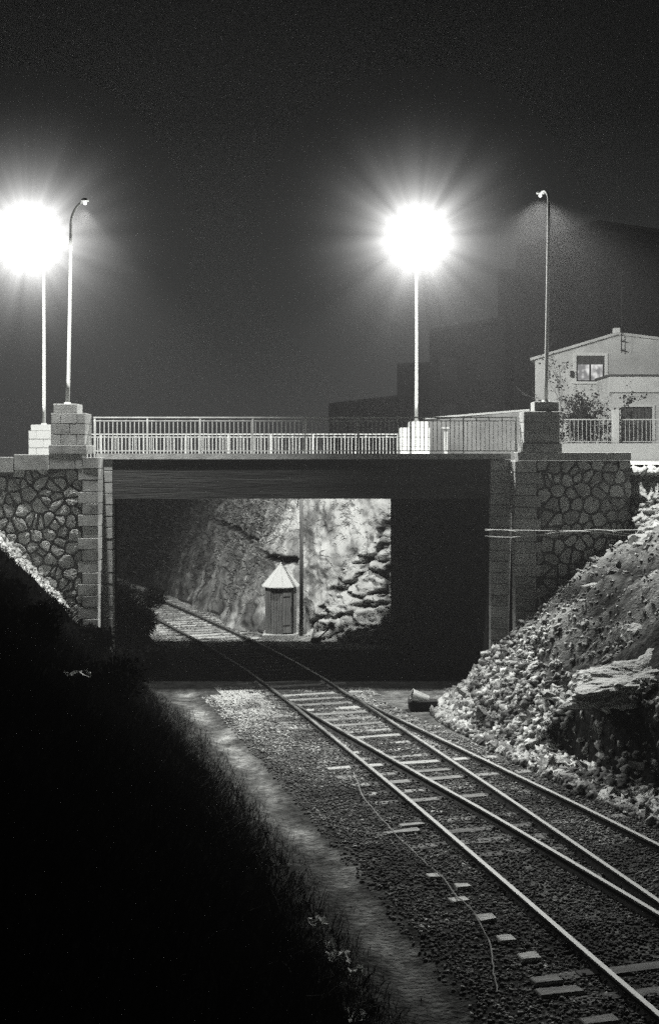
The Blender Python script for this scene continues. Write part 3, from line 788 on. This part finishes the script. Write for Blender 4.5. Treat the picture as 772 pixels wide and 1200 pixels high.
for _ in range(1800):      # crest of spoil under the left wall
    y = R.uniform(30.9, 34.4); s_ = R.uniform(2.5, 6); x = toeL(y)-s_; h, _t = height(x, y); q = R.triangular(.02, .14, .03)
    pts.append((x, y, h+q*.2)); sz.append(q); tt.append(R.uniform(.6, 1.4))
for _ in range(2500):      # bright loose earth and stones at the end of the wing wall
    x = R.uniform(8.2, 10.5); y = R.uniform(32.6, 36.4); h, _t = height(x, y); q = R.triangular(.03, .2, .05)
    pts.append((x, y, h+q*.2)); sz.append(q); tt.append(R.uniform(.6, 1.4))
v, f, t = blocks(pts, sz, np.array(tt))
tag(arrmesh('rubble', v, f, t, M['rock']), 'small broken stone and spoil spread over the slope right of the track', 'rubble', kind='stuff')
# pale rock ledge with dark hollow beneath
def boulder(name, c, size, m, label, cat, group=None, seed=0, sub=4, rz=0, rough=.3):
    import bmesh
    bm = bmesh.new(); bmesh.ops.create_icosphere(bm, subdivisions=sub, radius=1)
    for v_ in bm.verts:
        p = v_.co.copy(); n_ = noise.fractal(p*1.3+Vector((seed*5, 0, 0)), .6, 2, 5); cell = noise.cell(p*1.7+Vector((seed, seed, 0)))
        k = 1+rough*n_+.04*math.floor(3*noise.noise(p*2.1+Vector((seed, 9, 0))))
        q = Vector((p.x*size[0], p.y*size[1], max(p.z, -.75)*size[2]))*k
        v_.co = q
    me = bpy.data.meshes.new(name); bm.to_mesh(me); bm.free(); me.materials.append(m)
    ca = me.color_attributes.new('Tone', 'FLOAT_COLOR', 'POINT'); ca.data.foreach_set('color', [1.7]*4*len(me.vertices))
    o = bpy.data.objects.new(name, me); C.objects.link(o); o.location = c; o.rotation_euler = (0, 0, rz)
    return tag(o, label, cat, group)
RL = boulder('rock', P(676, 806, 25.6)+Vector((.25, .35, 0)), (.3, .35, .2), M['rock'], 'rounded pale rock at the left end of the overhanging ledge', 'rock', seed=11); RL.rotation_euler = (.45, -.3, 0)
RL = boulder('rock_ledge', P(738, 800, 24.9)+Vector((.5, .4, .0)), (1.25, .8, .26), M['rock'], 'long flat pale rock ledge jutting over the dark hollow', 'rock', seed=2, rough=.42, sub=5); RL.rotation_euler = (.40, -.16, -.12)
boulder('rock', P(741, 743, 27.5), (.24, .3, .22), M['rock'], 'squarish pale rock perched high on the slope near the frame edge', 'rock', seed=4, sub=3)
boulder('rock', P(766, 640, 32.0)+Vector((.3, 0, -.05)), (.9, .8, .45), M['rock'], 'big rounded pale rock at the top of the slope below the wall end', 'rock', seed=5)
boulder('rock', P(605, 880, 28.3), (.26, .2, .17), M['rock'], 'pale upright stone at the foot of the slope beside the outer rail', 'rock', seed=6, sub=3)

# ------------------------------------------------------------ vegetation of the left bank
gv = []; gf = []; gt = []
def blade(p, l, w, lean, tone):
    d = Vector((R.gauss(lean[0], .45), R.gauss(lean[1], .45), 1)).normalized(); an = R.uniform(0, 6.3)
    sd = Vector((math.cos(an), math.sin(an), 0))*w; o = len(gv)
    t1 = p+d*l*.55; t2 = p+d*l+Vector((d.x, d.y, -.35))*l*.35
    gv.extend([p-sd, p+sd, t1+sd*.7, t1-sd*.7, t2]); gf.extend([(o, o+1, o+2), (o, o+2, o+3), (o+3, o+2, o+4)]); gt.extend([tone]*5)
for _ in range(60000):
    y = 3.5+31*R.random()**.8; s = R.uniform(-.25, 9)**1.0
    x = toeL(y)-s
    if x < GX(-60, y): continue
    h, _t = height(x, y)
    if y > 30.6 and s > 2.3: 
        if R.random() < .85: continue
    tone = R.uniform(.05, .45)
    blade(Vector((x, y, h-.03)), R.triangular(.08, .5, .15)*(1 if s > .4 else .55)*(1-.5*float(ss(22, 29, y))), R.uniform(.006, .02), (.15, -.05), tone)
tag(arrmesh('undergrowth', np.array([tuple(q) for q in gv]), np.array(gf), gt, M['leaf']), 'black tangle of grass and weeds covering the left bank', 'undergrowth', kind='stuff')
gv = []; gf = []; gt = []
for _ in range(5200):
    y = R.uniform(12, 32); x = toeL(y)+R.gauss(.05, .26)
    h, _t = height(x, y); blade(Vector((x, y, h-.02)), R.uniform(.08, .32), R.uniform(.003, .008), (.1, 0), R.uniform(.1, .8))
for _ in range(5000):       # pale grass on the crest under the left wall
    y = R.uniform(30.3, 34.3); s_ = 2.1+abs(R.gauss(0, 1.8)); x = toeL(y)-s_; h, _t = height(x, y)
    if fbm(x, y, 1.3, 3, 51) < -.05: continue
    blade(Vector((x, y, h-.02)), R.uniform(.06, .3), R.uniform(.006, .016), (.1, -.3), R.uniform(.2, 1.6))
for _ in range(420):
    y = R.uniform(13, 33); x = toeL(y)-abs(R.gauss(0, .5)); h, _t = height(x, y)
    blade(Vector((x, y, h-.02)), R.uniform(.3, .75), R.uniform(.003, .006), (.15, 0), R.uniform(.05, .5))
for _ in range(7000):       # thin scrub on the lower bank, fading upward
    y = R.uniform(9, 33); q = abs(R.gauss(0, .75)); x = toeL(y)-q; h, _t = height(x, y)
    if fbm(x, y, .9, 3, 61) < -.02: continue
    blade(Vector((x, y, h-.02)), R.uniform(.08, .42), R.uniform(.003, .007), (.25, -.1), R.uniform(.08, .75)*math.exp(-q*.9))
tag(arrmesh('path_edge_grass', np.array([tuple(q) for q in gv]), np.array(gf), gt, M['drygrass']), 'thin dry grass stems along the left edge of the path', 'grass', kind='stuff')
def bush(label, c, rad, hgt, n, group='dark bushes on the left bank', seed=0, m='leaf'):
    t = thing('bush', label, 'bush', c, group); rr = random.Random(seed); v = []; f = []; tn = []
    lobes = [(Vector((rr.gauss(0, .38)*rad, rr.gauss(0, .38)*rad, rr.uniform(.25, .8)*hgt)), rr.uniform(.3, .55)*rad) for _ in range(9)]
    for _ in range(n):
        lc_, lr = rr.choice(lobes); d = Vector((rr.gauss(0, 1), rr.gauss(0, 1), rr.gauss(0, 1))).normalized()
        p = lc_+d*lr*rr.uniform(.5, 1.12); 
        if p.z < .02: continue
        u = Vector((rr.gauss(0, 1), rr.gauss(0, 1), rr.gauss(.6, 1))).normalized(); w = u.cross(d).normalized()
        l = rr.uniform(.05, .13); o = len(v); v += [p, p+u*l*.5+w*l*.22, p+u*l, p+u*l*.5-w*l*.22]; f.append((o, o+1, o+2, o+3)); tn += [rr.uniform(.4, 1.2)]*4
    arrmesh('foliage', np.array([tuple(q) for q in v]), np.array(f), tn, M[m], t)
    mb = MB()
    for k in range(9):
        a = rr.uniform(0, 6.3); e = lobes[k][0]; mb.tube([Vector((0, 0, -.1)), e*.5+Vector((math.cos(a), math.sin(a), 0))*.06, e], .022, 5, .006)
    mb.build('stem', M['twig'], t); return t
for i, (px, py, d, rad, h, n, lab) in enumerate([
    (6, 745, 25.5, .5, .3, 5000, 'dark bush against the wing wall at the left frame edge'),
    (52, 765, 26.5, .5, .3, 5000, 'low dark bush just below the bright earth crest'),
    (108, 770, 29.5, .55, .4, 5000, 'dark bush in front of the left quoins'),
    (160, 775, 31.5, .8, .95, 7000, 'dark bush hiding the foot of the left abutment'),
    (25, 820, 21, .7, .5, 7000, 'dark bush low at the left frame edge'),
    (120, 850, 23, .8, .45, 6000, 'dark bush above the start of the path')]):
    c = P(px, py, d); c.z = height(c.x, c.y)[0]-.08
    bush(lab, c, rad, h, n, seed=i+20)
# plants beyond the bridge, at the foot of the left bank
for i, (x, y, rad, h) in enumerate([(-6.75, 44.2, 1.15, 1.9), (-8.3, 47.5, 1.3, 2.3)]):
    bush(['dark bush left of the track just beyond the bridge', 'dark bush left of the track farther beyond the bridge'][i], (x, y, -.1), rad, h, 11000, 'dark bushes beyond the bridge', 60+i)
# paper scraps in the lower left
for i, (px, py, lab, sc) in enumerate([(373, 1083, 'white scrap of paper by the path', 1), (397, 1122, 'crumpled white paper low on the bank, largest scrap', 1.2), (386, 1109, 'small torn paper just above the largest scrap', .5), (417, 1142, 'pale scrap lowest beside the path', .7), (418, 1195, 'white scrap at the very bottom edge of the view', .8), (88, 792, 'long flat pale scrap lying in the dark growth of the bank', 2.2)]):
    d = 15.0 if py > 1000 else 19
    # find where the view ray meets the ground
    dd = 6.0
    while dd < 40:
        p = P(px, py, dd)
        if p.z < height(p.x, p.y)[0]+.16: break
        dd += .05
    mb = MB(); n = 6; c = p+Vector((0, 0, .03)); vs_ = []
    for a in range(n+1):
        for b2 in range(n+1):
            u, w = a/n-.5, b2/n-.5; q = .24*sc
            vs_.append((c.x+u*q+R.gauss(0, .012), c.y+w*q*(.8 if sc < 2 else .5)+R.gauss(0, .012), c.z+R.gauss(0, .03)+.02*math.sin(u*9)+ .04*w))
    mb.add(vs_, [(a*(n+1)+b2, (a+1)*(n+1)+b2, (a+1)*(n+1)+b2+1, a*(n+1)+b2+1) for a in range(n) for b2 in range(n) if R.random() > .06])
    o = mb.build('paper_scrap', M['paper']); tag(o, lab, 'paper scrap', None)

# wire lying over the ballast
wp = [(414, 900), (425, 929), (443, 950), (461, 970), (487, 995), (502, 1008), (517, 1020), (537, 1046), (552, 1058), (565, 1080), (575, 1101), (578, 1132), (583, 1160)]
pts = []
for px, py in wp: p = P(px, py, 9100/(py-540)); pts.append(Vector((p.x, p.y, -.045)))
fine = []
for i in range(len(pts)-1):
    for k in range(5): q = pts[i].lerp(pts[i+1], k/5); fine.append(q+Vector((R.gauss(0, .006), 0, R.gauss(0, .006))))
mb = MB(); mb.tube(fine, .009, 5); tag(mb.build('ground_wire', M['wire']), 'thin old wire snaking over the ballast left of the rails', 'wire')
# cables strung along the right wing wall
for i, (lab, f0) in enumerate([('straight upper cable strung across the right wing wall', lambda u: 620.5+1.5*math.sin(u*3)),
        ('wavy pale cable looping below the straight one on the wing wall', lambda u: 624+3.2*math.sin(u*2*math.pi*1.6-2.4)),
        ('lowest sagging cable of the three on the wing wall', lambda u: 626+3.6*math.sin(u*2*math.pi*1.1+.6))]):
    mb = MB(); pts = []
    for k in range(41):
        u = k/40; px = 568+(752-568)*u; d = 34.5-.006*i-.02
        if px < 603: d = 35.33
        pts.append(P(px, f0(u), 33.55-.012*i))
    mb.tube(pts, .013, 5); tag(mb.build('wall_cable', M['cable']), lab, 'cable')

# ------------------------------------------------------------ right side: plinth, fence, shrub, house
Y0 = 46.0
fc = thing('garden_fence', 'garden fence of pale railings on a white plinth in front of the house', 'fence', (10.5, Y0, 6.2))
mb = MB(); mb.block(GX(640, Y0), 22, Y0-.15, Y0+.15, 5.8, GZ(519.5, Y0), .02); part(mb, 'plinth', M['white'], fc)
for xa, xb in ((GX(660, Y0), GX(716.5, Y0)), (GX(725, Y0), GX(800, Y0))):
    zt_, zb_ = GZ(491, Y0), GZ(517, Y0)
    mb = MB(); mb.box(xa, xb, Y0-.02, Y0+.02, zt_-.04, zt_); part(mb, 'top_rail', M['iron'], fc)
    mb = MB(); mb.box(xa, xb, Y0-.02, Y0+.02, zb_-.03, zb_); part(mb, 'bottom_rail', M['iron'], fc)
    x = xa+.07
    while x < xb:
        mb = MB(); mb.box(x-.008, x+.008, Y0-.008, Y0+.008, zb_, zt_-.04); part(mb, 'bar', M['iron'], fc); x += .15
for px in (720.5, 802):
    mb = MB(); mb.block(GX(px-4, Y0), GX(px+4, Y0), Y0-.13, Y0+.13, GZ(519.5, Y0)+.003, GZ(480, Y0), .02); part(mb, 'pillar', M['plaster2'], fc)
mb = MB(); mb.add([(8.0, 36.2, 5.99), (24, 36.2, 5.99), (24, 45.8, 6.13), (4.0, 45.8, 6.13)], [(0, 1, 2, 3)]); tag(mb.build('pavement', M['white']), kind='structure')

# garden wall seen through the right half of the railing
gw = thing('garden_wall', 'grey rendered garden wall seen through the right end of the railing', 'garden wall', (4.5, 45, 6))
mb = MB(); a0 = P(498, 500, 48); a1 = P(618, 476, 45.0)
mb.add([(a0.x, a0.y, 5.8), (a1.x, a1.y, 5.8), (a1.x, a1.y, 7.85), (a0.x, a0.y, 7.65), (a0.x, a0.y+.25, 5.8), (a1.x, a1.y+.25, 5.8), (a1.x, a1.y+.25, 7.85), (a0.x, a0.y+.25, 7.65)], [(0,1,2,3),(3,2,6,7),(0,3,7,4),(1,5,6,2),(4,7,6,5)])
part(mb, 'panel', M['plaster3'], gw)
mb = MB(); mb.add([(a0.x-.05, a0.y-.05, 7.653), (a1.x+.05, a1.y-.05, 7.853), (a1.x+.05, a1.y-.05, 7.92), (a0.x-.05, a0.y-.05, 7.72), (a0.x-.05, a0.y+.3, 7.653), (a1.x+.05, a1.y+.3, 7.853), (a1.x+.05, a1.y+.3, 7.92), (a0.x-.05, a0.y+.3, 7.72)], [(0,1,2,3),(3,2,6,7),(0,3,7,4),(1,5,6,2),(4,7,6,5),(0,4,5,1)])
part(mb, 'coping', M['plaster2'], gw)
mp = P(522, 530, 44); po = thing('marker_post', 'slim pale post with a flat cap standing before the garden wall', 'post', (mp.x, 44, 6))
mb = MB(); mb.block(mp.x-.06, mp.x+.06, 43.95, 44.07, 5.9, GZ(503, 44), .01); part(mb, 'shaft', M['plaster2'], po)
mb = MB(); mb.block(mp.x-.16, mp.x+.12, 43.9, 44.12, GZ(503, 44)+.002, GZ(500.5, 44), .01); part(mb, 'cap', M['plaster2'], po)
mb = MB(); tag(mb.build('x', M['iron']), None); bpy.data.objects.remove(bpy.data.objects['x'])

D = 52.0
hs = thing('house', 'pale gabled house with a lit first-floor window behind the garden fence', 'house', (13, D, 6))
e0 = P(626.5, 421, D); ap_ = P(722, 392.5, D); e1 = P(830, 406, D); xr = e1.x+2
w0, w1, wz0, wz1 = GX(675, D), GX(708, D), GZ(447, D), GZ(417, D)
mb = MB()
def wallpoly(mb, pts, y): mb.add([(x, y, z) for x, z in pts], [tuple(range(len(pts)))])
zl = lambda x: e0.z+(ap_.z-e0.z)*(x-e0.x)/(ap_.x-e0.x) if x < ap_.x else ap_.z+(e1.z-ap_.z)*(x-ap_.x)/(e1.x-ap_.x)
wallpoly(mb, [(e0.x, 5.8), (w0, 5.8), (w0, zl(w0)), (e0.x, e0.z)], D)
wallpoly(mb, [(w0, 5.8), (w1, 5.8), (w1, wz0), (w0, wz0)], D)
wallpoly(mb, [(w0, wz1), (w1, wz1), (w1, zl(w1)), (w0, zl(w0))], D)
wallpoly(mb, [(w1, 5.8), (e1.x, 5.8), (e1.x, e1.z), (ap_.x, ap_.z), (w1, zl(w1))], D)
mb.add([(e0.x, D, 5.8), (e0.x+2.2, D+9, 5.8), (e0.x+2.2, D+9, e0.z), (e0.x, D, e0.z)], [(0, 1, 2, 3)])
mb.add([(w0, D, wz0), (w0, D+.18, wz0), (w0, D+.18, wz1), (w0, D, wz1), (w1, D, wz0), (w1, D+.18, wz0), (w1, D+.18, wz1), (w1, D, wz1)], [(0,1,2,3), (4,7,6,5), (0,4,5,1), (3,2,6,7)])
part(mb, 'wall', M['plaster'], hs)
mb = MB()
for (a_, b_) in ((e0, ap_), (ap_, e1)):
    ov = -.22 if a_ is e0 else 0
    ax_, az_ = (a_.x+ov, zl(a_.x)+ov*.31) if a_ is e0 else (a_.x, a_.z)
    mb.add([(ax_, D-.15, az_+.003), (b_.x, D-.15, b_.z+.003), (b_.x, D-.15, b_.z+.11), (ax_, D-.15, az_+.11), (ax_+2.2, D+9, az_+.003), (b_.x+2.2, D+9, b_.z+.003), (b_.x+2.2, D+9, b_.z+.11), (ax_+2.2, D+9, az_+.11)], [(0,1,2,3),(3,2,6,7),(0,3,7,4),(1,5,6,2),(4,7,6,5),(0,4,5,1)])
rf = part(mb, 'roof', M['plaster'], hs)
mb = MB(); mb.block(ap_.x-.13, ap_.x+.13, D-.12, D+.2, ap_.z+.05, ap_.z+.28, .02); part(mb, 'ridge_cap', M['plaster2'], rf)
mb = MB()
for bx in ((w0-.13, w0-.003, wz0-.0, wz1+.12), (w1+.003, w1+.13, wz0, wz1+.12)): mb.block(bx[0], bx[1], D-.03, D+.05, bx[2], bx[3], .008)
mb.block(w0+.0, w1, D-.03, D+.05, wz1+.003, wz1+.12, .008); mb.block(w0-.2, w1+.2, D-.09, D+.06, wz0-.1, wz0-.003, .01)
wf = part(mb, 'window_frame', M['white'], hs)
mb = MB(); sh = GZ(427, D); mb.box(w0+.01, w1-.01, D+.04, D+.1, sh, wz1-.01)
for k in range(7): z = sh+.03+k*.045; mb.box(w0+.02, w1-.02, D+.025, D+.042, z, z+.03)
part(mb, 'roller_shutter', M['dwood'], hs)
mb = MB()
for (xa, xb, za, zb) in ((w0+.005, w0+.06, wz0+.005, sh), (w1-.06, w1-.005, wz0+.005, sh), ((w0+w1)/2-.035, (w0+w1)/2+.035, wz0+.06, sh), (w0+.06, w1-.06, wz0+.005, wz0+.06)): mb.box(xa, xb, D+.06, D+.11, za, zb-.003)
part(mb, 'window_sash', M['black'], hs)
lit = bpy.data.materials.new('lit window'); lit.use_nodes = True; nt = lit.node_tree; nt.nodes.clear(); N = nt.nodes
tc = N.new('ShaderNodeTexCoord'); nn = N.new('ShaderNodeTexNoise'); nn.inputs['Scale'].default_value = 2.6; nn.inputs['Detail'].default_value = 3; nt.links.new(tc.outputs['Object'], nn.inputs['Vector'])
cr = N.new('ShaderNodeValToRGB'); cr.color_ramp.elements[0].position = .38; cr.color_ramp.elements[0].color = (.22, .22, .22, 1); cr.color_ramp.elements[1].position = .6; cr.color_ramp.elements[1].color = (.95, .95, .93, 1)
nt.links.new(nn.outputs[0], cr.inputs[0]); em = N.new('ShaderNodeEmission'); nt.links.new(cr.outputs[0], em.inputs[0]); o_ = N.new('ShaderNodeOutputMaterial'); nt.links.new(em.outputs[0], o_.inputs[0])
mb = MB(); xx = w0+.03; vs_ = []; k = 0
while xx < w1-.03: vs_.append((xx, D+.15+.03*math.sin(k*.9))); xx += .03; k += 1
mb.add([(x_, y_, wz0+.02) for x_, y_ in vs_]+[(x_, y_, sh+.1) for x_, y_ in vs_], [(i, i+1, i+1+len(vs_), i+len(vs_)) for i in range(len(vs_)-1)])
part(mb, 'lit_curtain', lit, hs)
mb = MB(); zz = GZ(432, D); mb.block(w0-.27, w0-.13-.005, D-.16, D-.003, zz-.35, zz-.1, .02); part(mb, 'wall_lantern', M['black'], hs)
# annex
DA = 49.5
x0 = GX(714, DA); x1 = x0+6; zt_ = GZ(439.5, DA); zm = GZ(460, DA)
d0, d1, dz0, dz1 = GX(727, DA), GX(764, DA), 6.0, GZ(477, DA)
mb = MB()
wallpoly(mb, [(x0, 5.8), (d0, 5.8), (d0, zm), (x0, zm)], DA); wallpoly(mb, [(d0, dz1), (d1, dz1), (d1, zm), (d0, zm)], DA); wallpoly(mb, [(d1, 5.8), (x1, 5.8), (x1, zm), (d1, zm)], DA)
mb.add([(x0, DA, 5.8), (x0, D, 5.8), (x0, D, zt_), (x0, DA, zt_)], [(0, 3, 2, 1)])
part(mb, 'annex_wall', M['plaster'], hs)
mb = MB(); mb.block(x0-.03, x1, DA-.08, DA+.1, zm+.003, zt_-.06, .012); part(mb, 'annex_parapet', M['white'], hs)
mb = MB(); mb.block(x0-.08, x1, DA-.13, D-.01, zt_-.057, zt_+.02, .01); part(mb, 'annex_coping', M['plaster3'], hs)
mb = MB(); mb.block(d0-.08, d0-.002, DA-.03, DA+.06, 6, dz1+.08, .006); mb.block(d1+.002, d1+.08, DA-.03, DA+.06, 6, dz1+.08, .006); mb.block(d0, d1, DA-.03, DA+.06, dz1+.003, dz1+.08, .006); part(mb, 'door_frame', M['white'], hs)
mb = MB(); mb.box(d0, d1, DA+.06, DA+.1, 5.9, dz1)
for k in range(9):
    xx = d0+.06+k*(d1-d0-.12)/8; mb.box(xx-.02, xx+.02, DA+.04, DA+.058, 5.95, dz1-.05)
part(mb, 'garage_door', M['dwood'], hs)
an = thing('roof_antenna', 'thin antenna mast rising above the house gable', 'antenna', (GX(728, D-.3), D-.3, ap_.z))
mb = MB(); mb.tube([(GX(728, D-.3), D-.25, GZ(414, D)), (GX(728, D-.3), D-.25, GZ(318, D))], .022, 6, .012); part(mb, 'mast', M['black'], an)
for z in (GZ(400, D), GZ(411, D)):
    mb = MB(); mb.box(GX(728, D)-.04, GX(728, D)+.04, D-.3, D-.002, z-.02, z+.02); part(mb, 'bracket', M['black'], an)
mb = MB()
for k in range(4): z = GZ(322, D)+.0-k*.0; yy_ = D-.25-.4+.27*k; l = .32-.04*k; mb.tube([(GX(728, D)-l, yy_, z), (GX(728, D)+l-.1, yy_, z)], .01, 5)
mb.tube([(GX(728, D-.3), D-.7, GZ(322, D)), (GX(728, D-.3), D+.2, GZ(322, D))], .01, 5); part(mb, 'aerial', M['black'], an)

# bare climbing shrub before the house
sb = thing('bare_shrub', 'tangled half-bare shrub climbing in front of the pale house', 'shrub', (GX(688, 47), 47, 6.1))
mb = MB(); lv_ = []; lf = []; lt = []
def branch(p, d, l, r, lev):
    pts = [p]; q = p.copy()
    for k in range(4):
        d = (d+Vector((R.gauss(0, .22), R.gauss(0, .1), R.gauss(.02, .18)))).normalized(); q = q+d*l/4; pts.append(q.copy())
    mb.tube(pts, r, 4, r*.5, False)
    if lev >= 2:
        for _ in range(5):
            c = pts[R.randrange(1, 5)]+Vector((R.gauss(0, .06), R.gauss(0, .06), R.gauss(0, .06))); u = Vector((R.gauss(0, 1), R.gauss(0, 1), R.gauss(0, 1))).normalized()*R.uniform(.05, .12); w = Vector((u.z, u.x, -u.y))*.5; o = len(lv_)
            lv_.extend([c, c+u*.5+w, c+u, c+u*.5-w]); lf.append((o, o+1, o+2, o+3)); lt.extend([R.uniform(.8, 3)]*4)
    if lev < 4:
        for _ in range(3 if lev < 3 else 2):
            a = R.choice(pts[1:]); branch(a, (d+Vector((R.gauss(0, .8), R.gauss(0, .3), R.gauss(.1, .5)))).normalized(), l*R.uniform(.55, .8), r*.6, lev+1)
for k in range(9):
    branch(Vector((GX(R.uniform(664, 704), 47), 47+R.uniform(-.3, .3), 6.2)), Vector((R.gauss(0, .35), 0, 1)).normalized(), R.uniform(.9, 1.3), .028, 0)
branch(P(655, 515, 47), Vector((0, 0, 1)), 1.7, .025, 1); branch(P(655, 470, 47), Vector((0, 0, 1)), .9, .015, 2); branch(P(655, 500, 47), Vector((-.3, 0, 1)), 1.2, .015, 2)
branch(P(722, 485, 46.6), Vector((.6, 0, .5)), .8, .02, 1)
part(mb, 'branches', M['twig'], sb)
o = arrmesh('leaves', np.array([tuple(q-sb.location) for q in lv_]), np.array(lf), lt, M['leaf'], sb)

# ------------------------------------------------------------ far dark buildings
def building(label, x0, x1, y, top, nwin, depth=12, group='dark buildings behind the houses', apex=None):
    t = thing('apartment_building', label, 'building', ((x0+x1)/2, y, 6), group)
    mb = MB(); pts = [(x0, 5.7), (x1, 5.7), (x1, top[1])]+([apex] if apex else [])+[(x0, top[0])]
    n = len(pts); vs_ = [(x, y, z) for x, z in pts]+[(x+.14*depth, y+depth, z) for x, z in pts]
    mb.add(vs_, [tuple(range(n)), tuple(range(n, 2*n))[::-1]]+[(i, i+n, (i+1) % n+n, (i+1) % n) for i in range(n)]); part(mb, 'wall', M['block'], t)
    mb = MB()
    for i in range(2, n-1 if not apex else n-1):
        a_, b_ = pts[i], pts[(i+1)]
        mb.tube([(a_[0], y-.1, a_[1]+.1), (b_[0], y-.1, b_[1]+.1)], .12, 5)
    part(mb, 'cornice', M['tile'], t)
    zt = min(top); cols, rows = nwin
    for c in range(cols):
        for r_ in range(rows):
            xw = x0+(c+.5)*(x1-x0)/cols; zw = 7.2+(r_+.3)*(zt-8)/max(rows, 1)
            mb = MB(); mb.box(xw-.5, xw+.5, y-.03, y+.02, zw, zw+1.3); w_ = part(mb, 'window', M['glassdark'], t)
            mb = MB(); mb.box(xw-.62, xw+.62, y-.12, y-.035, zw-.12, zw-.02); part(mb, 'sill', M['block'], w_)
    return t
d = 84
building('tallest dark apartment block with slanting roof at the right edge', GX(605, d), GX(860, d), d, (GZ(291, d), GZ(285, d)), (5, 4), apex=(GX(700, d), GZ(262, d)))
d = 78
building('dark block stepping down beside the tallest one, left of the right lamp pole', GX(583, d), GX(700, d), d, (GZ(320, d), GZ(318, d)), (3, 3))
d = 72
building('lower dark building with sloping roof right of the bright lamp pole', GX(503, d), GX(583, d)+.4, d, (GZ(391, d), GZ(375, d)), (2, 2))
d = 86
building('small dark building just left of the far lamp pole', GX(465, d), GX(510, d), d, (GZ(430, d), GZ(428, d)), (1, 1))
d = 95
building('long low dark roof on the skyline above the middle of the railing', GX(385, d), GX(470, d), d, (GZ(476, d), GZ(466, d)), (4, 1), depth=6)

# ------------------------------------------------------------ world, camera
w = bpy.data.worlds.new('World'); bpy.context.scene.world = w; w.use_nodes = True
nt = w.node_tree; N = nt.nodes; L = nt.links; N['Background'].inputs[0].default_value = (0, 0, 0, 1)
vs_ = N.new('ShaderNodeVolumeScatter'); vs_.inputs['Density'].default_value = .00082; vs_.inputs['Anisotropy'].default_value = .35
L.new(vs_.outputs[0], N['World Output'].inputs['Volume'])
m = bpy.data.materials.new('night sky'); m.use_nodes = True; nt = m.node_tree; nt.nodes.clear(); N = nt.nodes; L = nt.links
tc = N.new('ShaderNodeTexCoord'); nv = N.new('ShaderNodeVectorMath'); nv.operation = 'NORMALIZE'; L.new(tc.outputs['Object'], nv.inputs[0])
sx = N.new('ShaderNodeSeparateXYZ'); L.new(nv.outputs[0], sx.inputs[0])
cr = N.new('ShaderNodeValToRGB'); L.new(sx.outputs[2], cr.inputs[0]); e = cr.color_ramp.elements
e[0].position = 0; e[0].color = (.040, .0405, .040, 1); e[1].position = .42; e[1].color = (.001, .0011, .0011, 1)
k = e.new(.12); k.color = (.032, .033, .032, 1); k = e.new(.27); k.color = (.003, .0033, .0032, 1)
em = N.new('ShaderNodeEmission'); L.new(cr.outputs[0], em.inputs[0]); o_ = N.new('ShaderNodeOutputMaterial'); L.new(em.outputs[0], o_.inputs[0])
mb = MB(); n = 48; vs_ = []; fs_ = []; RD = 420
for i in range(17):
    for j in range(n):
        th = math.pi*(i/16*.56); ph = 2*math.pi*j/n; vs_.append((RD*math.sin(th)*math.cos(ph), RD*math.sin(th)*math.sin(ph), RD*math.cos(th)))
for i in range(16):
    for j in range(n): fs_.append((i*n+j, i*n+(j+1) % n, (i+1)*n+(j+1) % n, (i+1)*n+j))
mb.add(vs_, fs_); tag(mb.build('sky', m), kind='structure')
cam = bpy.data.cameras.new('Camera'); co = bpy.data.objects.new('Camera', cam); C.objects.link(co)
co.location = (0, 0, CZ); co.rotation_euler = (math.radians(90), 0, 0)
cam.sensor_fit = 'VERTICAL'; cam.sensor_height = 36; cam.lens = 45; cam.shift_y = -60/1200; cam.clip_end = 2000; cam.clip_start = .1
sc = bpy.context.scene; sc.camera = co
sc.view_settings.view_transform = 'Standard'; sc.view_settings.look = 'None'; sc.view_settings.exposure = 0
sc.cycles.use_denoising = False; sc.cycles.sample_clamp_indirect = 1.0; sc.cycles.sample_clamp_direct = 3.0; sc.cycles.use_adaptive_sampling = False; sc.cycles.volume_bounces = 0; sc.cycles.max_bounces = 5
